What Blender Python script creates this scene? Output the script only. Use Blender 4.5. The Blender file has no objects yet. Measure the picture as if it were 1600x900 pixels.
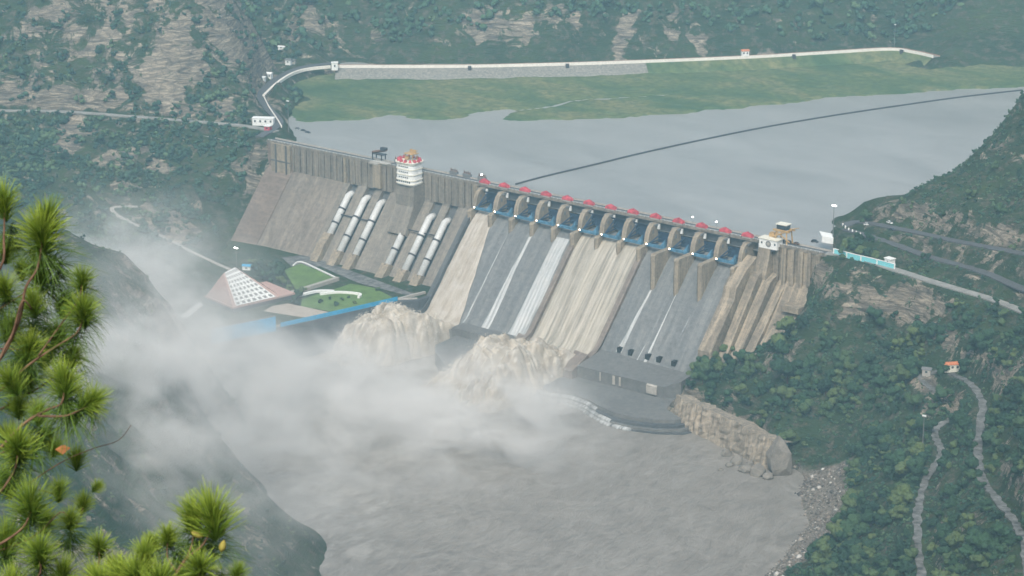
import bpy, math, random
import numpy as np
from mathutils import Vector, Matrix, noise as mnoise

random.seed(7)
RNG = np.random.default_rng(11)
SC = bpy.context.scene
COL = SC.collection

# ------------------------------------------------------------------ camera
FPX = 3604.5                                   # focal length in pixels of a 1600 px wide picture
CAM = np.array([1015.66, -1255.49, 528.49])
YAW, PITCH = -0.667613, 0.304265
FW = np.array([math.sin(YAW) * math.cos(PITCH), math.cos(YAW) * math.cos(PITCH), -math.sin(PITCH)])
RT = np.array([math.cos(YAW), -math.sin(YAW), 0.0])
UP = np.cross(RT, FW)
cd = bpy.data.cameras.new('camera')
co = bpy.data.objects.new('camera', cd)
COL.objects.link(co)
cd.sensor_width = 36.0
cd.lens = FPX / 1600.0 * 36.0
cd.clip_start = 0.5
cd.clip_end = 20000.0
co.location = CAM
co.rotation_euler = (math.pi / 2 - PITCH, 0.0, -YAW)
cd.dof.use_dof = True
cd.dof.focus_distance = 1700.0
cd.dof.aperture_fstop = 7.0
SC.camera = co

# ------------------------------------------------------------------ light
SUN_EL, SUN_AZ = math.radians(48), math.radians(150)      # high, hazy, from behind the camera's right
w = bpy.data.worlds.new('World')
SC.world = w
w.use_nodes = True
nt = w.node_tree
nt.nodes.clear()
wo = nt.nodes.new('ShaderNodeOutputWorld')
bg = nt.nodes.new('ShaderNodeBackground')
sky = nt.nodes.new('ShaderNodeTexSky')
sky.sky_type = 'NISHITA'
sky.sun_disc = False
sky.sun_elevation = SUN_EL
sky.sun_rotation = SUN_AZ
sky.altitude = 600
sky.air_density = 1.0
sky.dust_density = 4.0
sky.ozone_density = 1.0
hs = nt.nodes.new('ShaderNodeHueSaturation')
hs.inputs['Saturation'].default_value = 0.42      # thin overcast: the sky's light is nearly white
nt.links.new(sky.outputs[0], hs.inputs['Color'])
nt.links.new(hs.outputs[0], bg.inputs[0])
bg.inputs[1].default_value = 0.14
nt.links.new(bg.outputs[0], wo.inputs[0])
sl = bpy.data.lights.new('sun', 'SUN')
sl.energy = 2.5
sl.angle = math.radians(24)
sl.color = (1.0, 0.92, 0.80)
so = bpy.data.objects.new('sun', sl)
COL.objects.link(so)
so.rotation_euler = (math.pi / 2 - SUN_EL, 0, math.pi - SUN_AZ)
SC.view_settings.view_transform = 'Standard'
SC.view_settings.look = 'None'
SC.view_settings.gamma = 1.0
SC.view_settings.use_curve_mapping = False
SC.view_settings.exposure = 0.62
SC.cycles.use_denoising = True
SC.cycles.max_bounces = 6
SC.cycles.diffuse_bounces = 2
SC.cycles.glossy_bounces = 2
SC.cycles.transmission_bounces = 2
SC.cycles.transparent_max_bounces = 12
SC.cycles.volume_bounces = 2
SC.cycles.volume_step_rate = 1.0
SC.cycles.volume_max_steps = 256
SC.cycles.use_adaptive_sampling = True
SC.cycles.adaptive_threshold = 0.01
SC.render.film_transparent = False
# ------------------------------------------------------------------ helpers: points
def ray(px, py):
    d = FW * FPX + RT * (px - 800) - UP * (py - 450)
    return d / np.linalg.norm(d)
def at(px, py, z):                                # a sight line met with a level
    d = ray(px, py)
    return CAM + d * ((z - CAM[2]) / d[2])
def aty(px, py, y):
    d = ray(px, py)
    return CAM + d * ((y - CAM[1]) / d[1])
def onface(px, py, n0, z0, s):                    # met with a dam face that falls 1 for every s downstream
    nn = np.array([0, -1, s]); d = ray(px, py)
    return CAM + d * ((n0 + s * z0 - CAM @ nn) / (d @ nn))
def ramp(px, py, px0, py0, z0, s):                # met with a slope s rising away from the camera from (px0, py0, z0)
    d0 = at(px0, py0, z0) - CAM; h0 = math.hypot(d0[0], d0[1])
    d = ray(px, py); t = -d[2] / math.hypot(d[0], d[1])
    h = (CAM[2] - z0 + s * h0) / (s + t)
    return CAM + d * (h / math.hypot(d[0], d[1]))

# ------------------------------------------------------------------ noise (numpy)
_perm = np.random.default_rng(3).permutation(512)
_perm = np.concatenate([_perm, _perm])
_val = np.random.default_rng(4).random(512) * 2 - 1
def vnoise(x, y, seed=0):
    xi = np.floor(x).astype(int); yi = np.floor(y).astype(int)
    xf = x - xi; yf = y - yi
    u = xf * xf * (3 - 2 * xf); v = yf * yf * (3 - 2 * yf)
    def h(a, b):
        return _val[_perm[(_perm[(a + seed * 37) & 511] + b) & 511]]
    return (h(xi, yi) * (1 - u) + h(xi + 1, yi) * u) * (1 - v) + (h(xi, yi + 1) * (1 - u) + h(xi + 1, yi + 1) * u) * v
def fbm(x, y, sc, octv=4, seed=0, ridged=False):
    s = 0; a = 1; tot = 0; x = x / sc; y = y / sc
    for k in range(octv):
        n = vnoise(x, y, seed + k)
        if ridged: n = 1 - 2 * np.abs(n)
        s = s + a * n; tot += a; a *= 0.5
        x, y = x * 1.93 + y * 0.51 + 17.3, y * 1.93 - x * 0.51 + 5.1
    return s / tot

# ------------------------------------------------------------------ terrain heights
CTRL = []
def cp(px, py, z): CTRL.append(at(px, py, z))
def cw(x, y, z): CTRL.append(np.array([x, y, z], float))
for q in [(0,172,100),(100,173,100),(200,180,100),(300,188,100),(400,198,98),(432,210,98)]: cp(*q)   # the road on the left bank
for px in (0, 100, 200, 300):
    for py in (140, 90, 40, 0, -70):
        CTRL.append(ramp(px, py, px, 176, 100, 0.95))
for q in [(400,150,110),(415,115,112),(395,70,128),(365,0,160),(350,-60,190)]: cp(*q)
for px in range(540, 1460, 70): cp(px, float(np.interp(px, [525,700,820,960,1160,1300,1390,1462], [104,104,102,98,90,82,77,89])) + 9, 86)
for q in [(1464,89,100.6),(1475,93,98.5),(1520,97,95)]: cp(*q)
_b = np.array([-0.62, 0.785, 0])
for q, dd, z_ in (((415,115,112), 45, 97), ((405,90,120), 55, 99), ((395,70,128), 60, 101), ((380,35,145), 75, 104), ((365,0,160), 90, 108), ((350,-60,190), 110, 115)):
    p = at(*q) + _b * dd; cw(p[0], p[1], z_)
for px in (380, 425):
    for py in (30, -5, -45): CTRL.append(ramp(px, py, 470, 70, 104, 0.6))
for q in [(400,55,131),(383,25,146)]: cp(*q)
for q in [(445,135,96),(470,112,96),(440,85,99),(450,68,104),(500,72,103),(560,66,106),(500,100,97)]: cp(*q)
for px in (470, 600, 750, 900, 1050, 1200, 1350, 1500, 1650):
    b_ = float(np.interp(px, [470, 960, 1160, 1300, 1390, 1460, 1650], [92, 90, 82, 74, 68, 80, 84]))
    for py in (b_ - 30, b_ - 65, b_ - 105, -90):
        CTRL.append(ramp(px, py, px, b_, 99, 0.62))
    cp(px, b_, 94)
for q in [(450,140,88),(600,150,88),(800,150,88),(1000,140,88),(1300,120,88),(1500,115,88),(1650,110,88)]: cp(*q)
for q in [(500,198,80),(470,196,85),(480,212,78),(700,195,82),(900,200,80),(1200,190,80),(1600,150,82),(600,225,74),(800,270,72),(1000,310,72),(1200,340,74),(1300,300,80),(1450,230,82),(1290,345,84)]: cp(*q)
# left bank between the road and the power station terrace
for q in [(0,250,85),(0,330,70),(100,250,82),(100,330,64),(100,400,50),(200,250,80),(300,250,77),(300,300,62),(350,240,84),(380,290,62),
          (330,350,45),(180,322,61),(250,368,47),(300,400,38),(370,425,29),(250,420,32),(150,410,42),(360,380,33),(355,405,26)]: cp(*q)
cw(-230,-4,80); cw(-232,10,98); cw(-222,14,97); cw(-260,22,98); cw(-245,40,96); cw(-216,-46,22); cw(-222,-25,46); cw(-200,-20,40); cw(-200,-60,20)
for x in (-180,-100,-20,60,140): cw(x, 25, 68); cw(x, -15, 45); cw(x, -45, 14)
for x in (-180,-130,-80,-30): cw(x, -75, 20)
for q in [(380,470,22),(450,440,22),(560,455,20),(500,480,18),(300,500,16),(255,480,16),(330,560,2)]: cp(*q)
for x, y in [(20,-70),(90,-80),(160,-80),(40,-130),(100,-150),(180,-140),(0,-130),(-20,-200),(0,-250),(60,-300)]: cw(x, y, -6)
# the near spur on the left bank
for q in [(505,892,4),(450,820,18),(400,765,27),(350,705,42),(300,640,60),(275,560,76),(255,480,95),(225,430,108),(150,392,125),(60,350,150),
          (400,900,26),(300,900,46),(200,900,66),(0,900,100),(0,700,122),(0,500,155),(200,700,84),(110,600,112),(100,450,140),(0,1000,90),(200,1000,55),
          (400,1000,20),(520,1000,3)]: cp(*q)
for q in [(-10,-250,15),(-70,-240,18),(-130,-235,22),(60,-330,2),(140,-370,0)]: cw(*q)
for q in [(700,650,-8),(800,720,-8),(1000,750,-8),(700,850,-8),(1100,850,-7),(560,800,-6),(1150,760,-5),(900,900,-8),(620,900,-7),(1100,1000,-7),(800,1000,-8)]: cp(*q)
# right bank: foot, cliff, boulders
for q in [(1062,676,-9),(1085,684,-9),(1108,694,-9),(1130,708,-9),(1152,722,-9),(1175,738,-8),(1195,752,-6),(1080,700,-9),(1140,735,-9),(1250,765,5),(1260,805,5),(1240,850,5),(1203,895,5),(1190,930,5),
          (1055,618,20),(1130,644,22),(1190,676,22),(1300,745,13),(1315,800,13),(1275,870,12),(1290,705,16)]: cp(*q)
cw(233,-62,26); cw(262,-70,28); cw(221,-100,-2); cw(221,-75,6); cw(200,-100,-5); cw(236,-82,25); cw(240,-98,22); cw(256,-100,24); cw(244,-124,-5); cw(232,-112,-3)
for q in [(288,3,97),(279,0,78),(277,-13,62),(270,-25,48),(246,-37,34),(228,-46,24),(262,8,62)]: cw(*q)
for q in [(1320,432,94),(1400,440,97),(1400,475,84),(1400,510,70),(1320,470,82),(1320,510,68),(1400,560,60),(1300,560,54),(1300,620,38),(1200,600,33),
          (1200,560,41),(1200,650,26),(1140,600,28),(1400,640,44),(1450,590,59),(1480,570,64),(1440,610,56),(1520,610,70),(1540,760,72),(1600,850,88),
          (1440,760,50),(1440,900,55),(1350,900,32),(1350,760,28),(1600,600,92),(1600,540,98),(1600,700,92),(1500,520,85),(1600,495,101),(1500,462,100),
          (1400,429,99.5),(1305,396,99),(1500,450,101.5),(1400,420,101)]: cp(*q)
for q in [(1330,352,104),(1430,358,111),(1600,395,122),(1345,372,103),(1450,402,106),(1600,452,110.5),(1330,385,100.5),(1320,362,101),(1370,312,110),
          (1440,296,126),(1520,240,146),(1600,165,172),(1600,280,147),(1500,330,128),(1700,60,220),(1700,300,170)]: cp(*q)
_a = np.array([-0.55, 0.83, 0]) * 55
for q in [(1370,312,110),(1440,296,128),(1520,240,151),(1600,165,180)]:
    p = at(*q) + _a; cw(p[0], p[1], 80)
p = at(1700,60,220) + _a * 2; cw(p[0], p[1], 80)
cw(262, 60, 82); cw(290, 26, 99)
for q in [(1600,1000,112),(1700,900,140),(1700,500,130),(1700,700,125),(1500,1000,78),(1300,1000,16)]: cp(*q)
# the gorge below the dam, out of the frame, up to the hillside the camera stands on
for q in [(480,-620,-8),(450,-800,-8),(400,-1000,-8),(380,-1300,-8),(1015,-1255,524),(985,-1200,480),(900,-1100,405),(800,-960,312),(700,-830,205),
          (800,-700,225),(900,-800,300),(1080,-1300,560),(1050,-1000,480),(950,-1400,470),(800,-1250,340),(650,-1100,190),(600,-900,110),(620,-700,70),
          (700,-583,180),(850,-500,270),(1000,-700,420),(250,-800,60),(100,-750,140),(200,-1000,90),(-100,-700,220),(-200,-500,230),(-400,-300,170),(0,-1100,220),
          (600,-1400,180),(1200,-1400,620),(1200,-900,560),(700,-200,190),(600,0,170),(900,-200,280)]: cw(*q)
CTRL = np.array(CTRL)
_cc = 6.0
def _fit():
    P = CTRL[:, :2]; n = len(P)
    R = np.sqrt(((P[:, None] - P[None]) ** 2).sum(-1) + _cc ** 2)
    A = np.zeros((n + 3, n + 3)); A[:n, :n] = R + np.eye(n) * (-1.5)
    A[:n, n] = 1; A[:n, n + 1:] = P / 1000; A[n, :n] = 1; A[n + 1:, :n] = P.T / 1000
    return np.linalg.solve(A, np.concatenate([CTRL[:, 2], np.zeros(3)]))
_W = _fit()
def base_h(x, y):
    x = np.asarray(x, float).ravel(); y = np.asarray(y, float).ravel()
    out = np.empty(len(x)); n = len(CTRL)
    for i in range(0, len(x), 20000):
        a = x[i:i + 20000, None] - CTRL[None, :, 0]; b = y[i:i + 20000, None] - CTRL[None, :, 1]
        out[i:i + 20000] = np.sqrt(a * a + b * b + _cc ** 2) @ _W[:n] + _W[n] + _W[n + 1] * x[i:i + 20000] / 1000 + _W[n + 2] * y[i:i + 20000] / 1000
    return out
def seg_dist(x, y, pts):
    d = np.full(x.shape, 1e9); zz = np.zeros(x.shape)
    for (ax, ay, az), (bx, by, bz) in zip(pts[:-1], pts[1:]):
        vx, vy = bx - ax, by - ay; L = vx * vx + vy * vy + 1e-9
        t = np.clip(((x - ax) * vx + (y - ay) * vy) / L, 0, 1)
        q = np.hypot(x - ax - t * vx, y - ay - t * vy); m = q < d
        d = np.where(m, q, d); zz = np.where(m, az + t * (bz - az), zz)
    return d, zz
# roads and paths: level benches are cut into the ground for them
ROADS = {
 'left_road': ([at(-120,168,100.4), at(0,172,100.4), at(100,174,100.4), at(200,181,100.4), at(300,189,100.2), at(380,196,100), at(432,205,100)], 3.5),
 'right_road': ([np.array([284,4.5,100.0]), at(1340,402,100), at(1400,421,100.3), at(1450,437,101), at(1500,452,101.5), at(1550,467,102), at(1600,487,102.5), at(1660,520,103), at(1760,575,103)], 3.6),
 'switchback_lower': ([at(1318,356,101), at(1345,364,103), at(1400,382,104.5), at(1450,400,106), at(1530,422,108.3), at(1600,451,110.5), at(1680,476,114), at(1780,505,119)], 4.0),
 'switchback_upper': ([at(1318,352,102), at(1340,346,104), at(1370,350,107), at(1430,362,111), at(1500,377,116), at(1600,396,122), at(1680,412,127)], 4.0),
 'left_path': ([at(215,322,60), at(176,324,61), at(190,340,57), at(250,368,47), at(300,393,39), at(340,412,33), at(372,426,30.5)], 2.4),
 'lower_path': ([at(1486,575,65), at(1440,588,59), at(1455,606,58), at(1500,632,60), at(1492,650,56), at(1462,672,53), at(1470,710,52), at(1450,742,50), at(1437,780,51), at(1433,830,53), at(1440,900,55), at(1440,960,55)], 2.6),
 'upper_path': ([at(1486,583,65), at(1515,598,69), at(1535,630,70), at(1528,690,70), at(1532,740,71), at(1555,775,76), at(1585,815,83), at(1600,850,88), at(1612,920,92)], 3.0),
}
ROADS['approach'] = ([at(*q, 100.4) for q in [(520,98),(480,103),(452,112),(425,128),(408,148),(420,170),(434,192)]] + [np.array([-226, 5, 99.8])], 4.5)
def flat_amount(x, y):
    """1 where man-made ground keeps the noise out"""
    f = np.zeros(x.shape)
    for n, (pts, hw) in ROADS.items():
        d, _ = seg_dist(x, y, [tuple(q) for q in pts])
        f = np.maximum(f, np.clip(1 - (d - hw - 1) / (26 if n == 'right_road' else 8), 0, 1))
    d = np.maximum.reduce([-240 - x, x - 282, np.abs(y + 30) - 60]); f = np.maximum(f, np.clip(1 - d / 20, 0, 1))
    dc = np.hypot(x - CAM[0], y - CAM[1]); f = np.maximum(f, np.clip(1 - dc / 60, 0, 1))
    return f
def height(x, y):
    shp = np.shape(x); x = np.asarray(x, float).ravel(); y = np.asarray(y, float).ravel()
    b = base_h(x, y)
    f = flat_amount(x, y)
    amp = np.clip((b - 6) / 25, 0, 1) * (1 - f)
    far = np.clip((y - 350 + (x + 300) * -0.9) / 250, 0, 1) * np.clip((b - 96) / 20, 0, 1)
    mtn = np.clip((-230 - x) / 60, 0, 1) * np.clip((b - 99) / 20, 0, 1) * (1 - far)
    n = fbm(x, y, 42, 5, 1, True) * 4.0 + fbm(x, y, 14, 3, 5) * 1.6
    n = n + mtn * (fbm(x + 0.5 * y, y - 0.2 * x, 75, 5, 9, True) * 13 - 3) + far * (fbm(x * 1.3, y, 170, 5, 13, True) * 38 - 8)
    rb = np.clip((x - 290) / 40, 0, 1) * (1 - far); n = n + rb * fbm(x * 0.8 + y * 0.3, y, 60, 4, 19, True) * 4.0
    sp = np.clip((-250 - y) / 30, 0, 1) * (x < 345); n = n + sp * fbm(x * 1.2 - y * .6, (y * 1.2 + x * .6) * .35, 26, 4, 23, True) * 4.5
    h = b + n * amp
    # the bed in front of the rock wall stays under water
    wl_ = np.clip((x - 236) / 8, 0, 1) * np.clip((338 - x) / 6, 0, 1); dy = np.interp(x, [246, 262, 292, 318, 338], [-115.5, -114, -112, -126, -140]) - y
    h = np.where((wl_ > 0) & (dy > -1.5), np.minimum(h, 22 - np.clip(dy + 1.5, 0, 9) * 4 * wl_), h)
    for nme, (pts, hw) in sorted(ROADS.items(), key=lambda q: q[0] == 'right_road'):
        d, z = seg_dist(x, y, [tuple(q) for q in pts])
        k = np.clip(1 - (d - hw - 2.6) / 5, 0, 1)
        h = h * (1 - k) + (z - 0.75) * k
    return h.reshape(shp)
def hz(x, y): return float(height(np.array([x]), np.array([y]))[0])
# ------------------------------------------------------------------ helpers: objects
def tag(o, label=None, cat=None, group=None, kind=None):
    if label: o['label'] = label
    if cat: o['category'] = cat
    if group: o['group'] = group
    if kind: o['kind'] = kind
    return o
def empty(name, loc, rz=0.0):
    o = bpy.data.objects.new(name, None)
    COL.objects.link(o); o.location = Vector([float(c) for c in loc]); o.rotation_euler = (0, 0, rz)
    o.empty_display_size = 1
    return o
def link_mesh(name, V, F, mat, parent=None, smooth=False, attrs=None, world=True):
    """world=True: V is in world space and the child is placed so that it keeps that place under its parent"""
    me = bpy.data.meshes.new(name)
    V = np.asarray(V, dtype=np.float64)
    o = bpy.data.objects.new(name, me)
    if parent is not None:
        o.parent = parent
        if world:
            root = parent; off = Vector((0, 0, 0)); rz = 0
            while root is not None:
                off = off + root.location; rz += root.rotation_euler.z; root = root.parent
            V = V - np.array(off)
            if rz:
                c, s = math.cos(-rz), math.sin(-rz)
                V = np.stack([V[:, 0] * c - V[:, 1] * s, V[:, 0] * s + V[:, 1] * c, V[:, 2]], 1)
    if isinstance(F, np.ndarray):
        n, k = F.shape
        me.vertices.add(len(V)); me.vertices.foreach_set('co', V.astype(np.float32).ravel())
        me.loops.add(n * k); me.loops.foreach_set('vertex_index', F.astype(np.int32).ravel())
        me.polygons.add(n); me.polygons.foreach_set('loop_start', np.arange(0, n * k, k, dtype=np.int32))
        me.update(calc_edges=True)
    else:
        me.from_pydata([tuple(v) for v in V], [], F)
        me.update()
    if attrs:
        for an, av in attrs.items():
            a = me.attributes.new(an, 'FLOAT', 'POINT'); a.data.foreach_set('value', np.asarray(av, np.float32))
    if smooth: me.polygons.foreach_set('use_smooth', np.ones(len(me.polygons), bool))
    if mat is not None: me.materials.append(mat)
    COL.objects.link(o)
    return o
class MB:
    def __init__(s): s.V = []; s.F = []
    def add(s, V, F):
        n = len(s.V); s.V += [tuple(map(float, v)) for v in V]; s.F += [tuple(i + n for i in f) for f in F]; return s
    def box(s, c, d, rz=0.0, taper=1.0):
        x, y, z = d[0] / 2, d[1] / 2, d[2] / 2; cs, sn = math.cos(rz), math.sin(rz); V = []
        for (a, b, e) in ((-1,-1,-1),(1,-1,-1),(1,1,-1),(-1,1,-1),(-1,-1,1),(1,-1,1),(1,1,1),(-1,1,1)):
            k = taper if e > 0 else 1; u, v = a * x * k, b * y * k
            V.append((c[0] + u * cs - v * sn, c[1] + u * sn + v * cs, c[2] + e * z))
        return s.add(V, [(3,2,1,0),(4,5,6,7),(0,1,5,4),(1,2,6,5),(2,3,7,6),(3,0,4,7)])
    def prism_x(s, prof, x0, x1):                    # a closed (y, z) outline swept along x
        n = len(prof)
        V = [(x0, y, z) for y, z in prof] + [(x1, y, z) for y, z in prof]
        F = [tuple(range(n)), tuple(range(2 * n - 1, n - 1, -1))] + [(i, i + n, (i + 1) % n + n, (i + 1) % n) for i in range(n)]
        return s.add(V, F)
    def prism_z(s, poly, z0, z1):
        n = len(poly); z0 = z0 if hasattr(z0, '__len__') else [z0] * n; z1 = z1 if hasattr(z1, '__len__') else [z1] * n
        a = sum(poly[i][0] * poly[(i + 1) % n][1] - poly[(i + 1) % n][0] * poly[i][1] for i in range(n))
        idx = range(n) if a > 0 else range(n - 1, -1, -1)
        V = [(poly[i][0], poly[i][1], z0[i]) for i in idx] + [(poly[i][0], poly[i][1], z1[i]) for i in idx]
        F = [tuple(range(n - 1, -1, -1)), tuple(range(n, 2 * n))] + [(i, (i + 1) % n, (i + 1) % n + n, i + n) for i in range(n)]
        return s.add(V, F)
    def tube(s, pts, r, n=8, caps=True):
        pts = [Vector([float(c) for c in p]) for p in pts]; r = r if hasattr(r, '__len__') else [r] * len(pts)
        V = []; F = []; prev = None
        for i, p in enumerate(pts):
            t = (pts[min(i + 1, len(pts) - 1)] - pts[max(i - 1, 0)]).normalized()
            a = t.cross(Vector((0, 0, 1)))
            if a.length < 0.05: a = t.cross(Vector((1, 0, 0)))
            a.normalize()
            if prev is not None and a.dot(prev) < 0: a = -a
            prev = a; b = t.cross(a)
            for k in range(n):
                q = p + (a * math.cos(2 * math.pi * k / n) + b * math.sin(2 * math.pi * k / n)) * r[i]; V.append(tuple(q))
        for i in range(len(pts) - 1):
            for k in range(n): F.append((i * n + k, i * n + (k + 1) % n, (i + 1) * n + (k + 1) % n, (i + 1) * n + k))
        if caps: F += [tuple(range(n - 1, -1, -1)), tuple((len(pts) - 1) * n + k for k in range(n))]
        return s.add(V, F)
    def strip(s, pts, hw, dz=0.0, thick=0.5, jit=0.0):         # a ribbon with thickness along a line
        P = [np.array(p, float) for p in pts]; V = []; F = []; n = len(P)
        for i in range(n):
            t = P[min(i + 1, n - 1)] - P[max(i - 1, 0)]; t[2] = 0; t /= np.linalg.norm(t) + 1e-9; q = np.array([-t[1], t[0], 0])
            up = np.array([0, 0, dz]); dn = np.array([0, 0, dz - thick])
            j1, j2 = hw * (1 + jit * random.uniform(-1, 1)), hw * (1 + jit * random.uniform(-1, 1))
            V += [P[i] + q * j1 + up, P[i] - q * j2 + up, P[i] - q * j2 + dn, P[i] + q * j1 + dn]
        for i in range(n - 1):
            a, b = 4 * i, 4 * i + 4
            for k in range(4): F.append((a + k, b + k, b + (k + 1) % 4, a + (k + 1) % 4))
        F += [(0, 1, 2, 3), (4 * n - 1, 4 * n - 2, 4 * n - 3, 4 * n - 4)]
        return s.add(V, F)
    def build(s, name, mat, parent=None, smooth=False, world=True):
        return link_mesh(name, s.V, s.F, mat, parent, smooth, world=world)
def copy_tree(o, parent=None):
    c = o.copy(); COL.objects.link(c)
    if parent is not None: c.parent = parent
    for ch in list(o.children): copy_tree(ch, c)
    return c
def smooth_line(pts, n=6):
    P = [np.array(p, float) for p in pts]; out = []
    for i in range(len(P) - 1):
        p0 = P[max(i - 1, 0)]; p1 = P[i]; p2 = P[i + 1]; p3 = P[min(i + 2, len(P) - 1)]
        for k in range(n):
            t = k / n
            out.append(0.5 * (2 * p1 + (p2 - p0) * t + (2 * p0 - 5 * p1 + 4 * p2 - p3) * t * t + (3 * p1 - p0 - 3 * p2 + p3) * t ** 3))
    out.append(P[-1]); return out

# ------------------------------------------------------------------ materials
class NT:
    def __init__(s, name):
        s.m = bpy.data.materials.new(name); s.m.use_nodes = True; s.t = s.m.node_tree; s.t.nodes.clear()
        s.out = s.n('ShaderNodeOutputMaterial'); s.b = s.n('ShaderNodeBsdfPrincipled'); s.l(s.b.outputs[0], s.out.inputs[0])
        s.geo = s.n('ShaderNodeNewGeometry'); s.pos = s.geo.outputs['Position']
    def n(s, t): return s.t.nodes.new(t)
    def l(s, a, b): s.t.links.new(a, b)
    def put(s, i, v):
        if hasattr(v, 'default_value') or hasattr(v, 'is_output'): s.l(v, i)
        else: i.default_value = v
    def vec(s, scale, rot=(0, 0, 0), src=None):
        a = s.n('ShaderNodeMapping'); s.l(src or s.pos, a.inputs[0]); a.inputs['Scale'].default_value = scale; a.inputs['Rotation'].default_value = rot
        return a.outputs[0]
    def noise(s, scale=1.0, vec=None, detail=5, rough=0.6, dist=0.0):
        a = s.n('ShaderNodeTexNoise'); s.l(vec or s.pos, a.inputs['Vector']); a.inputs['Scale'].default_value = scale
        a.inputs['Detail'].default_value = detail; a.inputs['Roughness'].default_value = rough; a.inputs['Distortion'].default_value = dist
        return a.outputs[0]
    def ramp(s, v, stops):
        a = s.n('ShaderNodeValToRGB'); s.l(v, a.inputs[0]); cr = a.color_ramp
        for i, (p, c) in enumerate(stops):
            e = cr.elements[i] if i < 2 else cr.elements.new(p)
            e.position = p; e.color = (*(c if hasattr(c, '__len__') else (c, c, c)), 1)
        return a.outputs[0]
    def math(s, op, a, b=0.0, clamp=False):
        m = s.n('ShaderNodeMath'); m.operation = op; m.use_clamp = clamp; s.put(m.inputs[0], a); s.put(m.inputs[1], b); return m.outputs[0]
    def mix(s, f, a, b, mode='MIX'):
        m = s.n('ShaderNodeMix'); m.data_type = 'RGBA'; m.blend_type = mode
        s.put(m.inputs[0], f)
        for i, v in ((6, a), (7, b)):
            s.put(m.inputs[i], v if not isinstance(v, tuple) else (*v, 1) if len(v) == 3 else v)
        return m.outputs[2]
    def attr(s, name):
        a = s.n('ShaderNodeAttribute'); a.attribute_name = name; return a.outputs['Fac']
    def bump(s, h, strength=0.5, dist=1.0):
        a = s.n('ShaderNodeBump'); s.l(h, a.inputs['Height']); a.inputs['Strength'].default_value = strength; a.inputs['Distance'].default_value = dist
        s.l(a.outputs[0], s.b.inputs['Normal'])
    def fin(s, col, rough=0.85, spec=0.25):
        s.put(s.b.inputs['Base Color'], col if not isinstance(col, tuple) else (*col, 1)); s.put(s.b.inputs['Roughness'], rough)
        s.b.inputs['Specular IOR Level'].default_value = spec
        return s.m
def plain(name, col, rough=0.7, var=0.12, sc=0.6, metal=0.0):
    k = NT(name); n = k.noise(sc, detail=4)
    c = k.mix(k.ramp(n, [(0.3, 0.0), (0.7, 1.0)]), tuple(x * (1 - var) for x in col), tuple(min(1, x * (1 + var)) for x in col))
    k.b.inputs['Metallic'].default_value = metal
    return k.fin(c, rough)
def emit(name, col, strength):
    k = NT(name); k.fin(col); k.b.inputs['Emission Color'].default_value = (*col, 1); k.b.inputs['Emission Strength'].default_value = strength
    return k.m
def concrete(name, light, dark, streak=(0.35, 0.02, 0.05), stain=0.55, lines=True, wet=0.6, slope=0.0):
    """weathered mass concrete: run-off streaks down the face, lift lines every few metres, blotches"""
    k = NT(name)
    v = k.vec(streak)
    s1 = k.ramp(k.noise(1.0, v, 8, 0.74, 0.4), [(0.41, 0.0), (0.55, 1.0)])
    s2 = k.ramp(k.noise(0.05, None, 6, 0.6), [(0.3, 0.0), (0.7, 1.0)])
    c = k.mix(k.math('MULTIPLY', s1, stain), light, dark)
    c = k.mix(k.math('MULTIPLY', s2, 0.5), c, tuple(x * 0.72 for x in dark))
    fine = k.noise(0.35, None, 8, 0.78)
    c = k.mix(0.4, c, k.ramp(fine, [(0.32, tuple(x * 0.3 for x in light)), (0.68, tuple(min(1, x * 1.3) for x in light))]))
    if lines:
        sx = k.n('ShaderNodeSeparateXYZ'); k.l(k.pos, sx.inputs[0])
        for out, per, wd, amt in ((sx.outputs[2], 2.6, 0.06, 0.22), (sx.outputs[0], 18.9, 0.012, 0.35)):
            f = k.math('FRACT', k.math('DIVIDE', out, per)); f = k.math('LESS_THAN', f, wd); f = k.math('MULTIPLY', f, amt)
            c = k.mix(f, c, tuple(x * 0.4 for x in dark))
    k.bump(fine, 0.4, 0.5)
    return k.fin(c, 0.85)
M = {}
M['conc_left'] = concrete('concrete_left', (0.28, 0.238, 0.198), (0.12, 0.10, 0.085), streak=(0.20, 0.035, 0.035), stain=0.9)
M['conc_neck'] = concrete('concrete_neck', (0.31, 0.268, 0.22), (0.08, 0.07, 0.062), streak=(0.30, 0.05, 0.012), stain=0.85)
M['conc_pen'] = concrete('concrete_penstock', (0.285, 0.25, 0.21), (0.11, 0.098, 0.088), streak=(0.25, 0.02, 0.02), stain=0.7)
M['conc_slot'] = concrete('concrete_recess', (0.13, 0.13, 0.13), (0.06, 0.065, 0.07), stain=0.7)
M['conc_right'] = concrete('concrete_right', (0.42, 0.345, 0.255), (0.075, 0.066, 0.06), streak=(0.28, 0.03, 0.014), stain=0.95)
M['conc_pier'] = concrete('concrete_pier', (0.38, 0.315, 0.235), (0.13, 0.108, 0.088), streak=(0.4, 0.3, 0.03), stain=0.7)
M['conc_wall'] = concrete('concrete_divide_wall', (0.27, 0.22, 0.185), (0.12, 0.10, 0.09), streak=(0.3, 0.06, 0.06), stain=0.8)
M['conc_chute'] = concrete('wet_chute_concrete', (0.215, 0.215, 0.21), (0.11, 0.115, 0.12), streak=(0.26, 0.010, 0.010), stain=0.9, lines=False)
M['conc_apron'] = concrete('apron_concrete', (0.175, 0.172, 0.165), (0.115, 0.115, 0.115), streak=(0.05, 0.05, 0.2), stain=0.7, lines=False)
M['conc_dark'] = concrete('dark_retaining_concrete', (0.10, 0.105, 0.11), (0.055, 0.06, 0.065), stain=0.7)
M['conc_plain'] = concrete('pale_concrete', (0.42, 0.39, 0.35), (0.3, 0.28, 0.25), lines=False)
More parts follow.
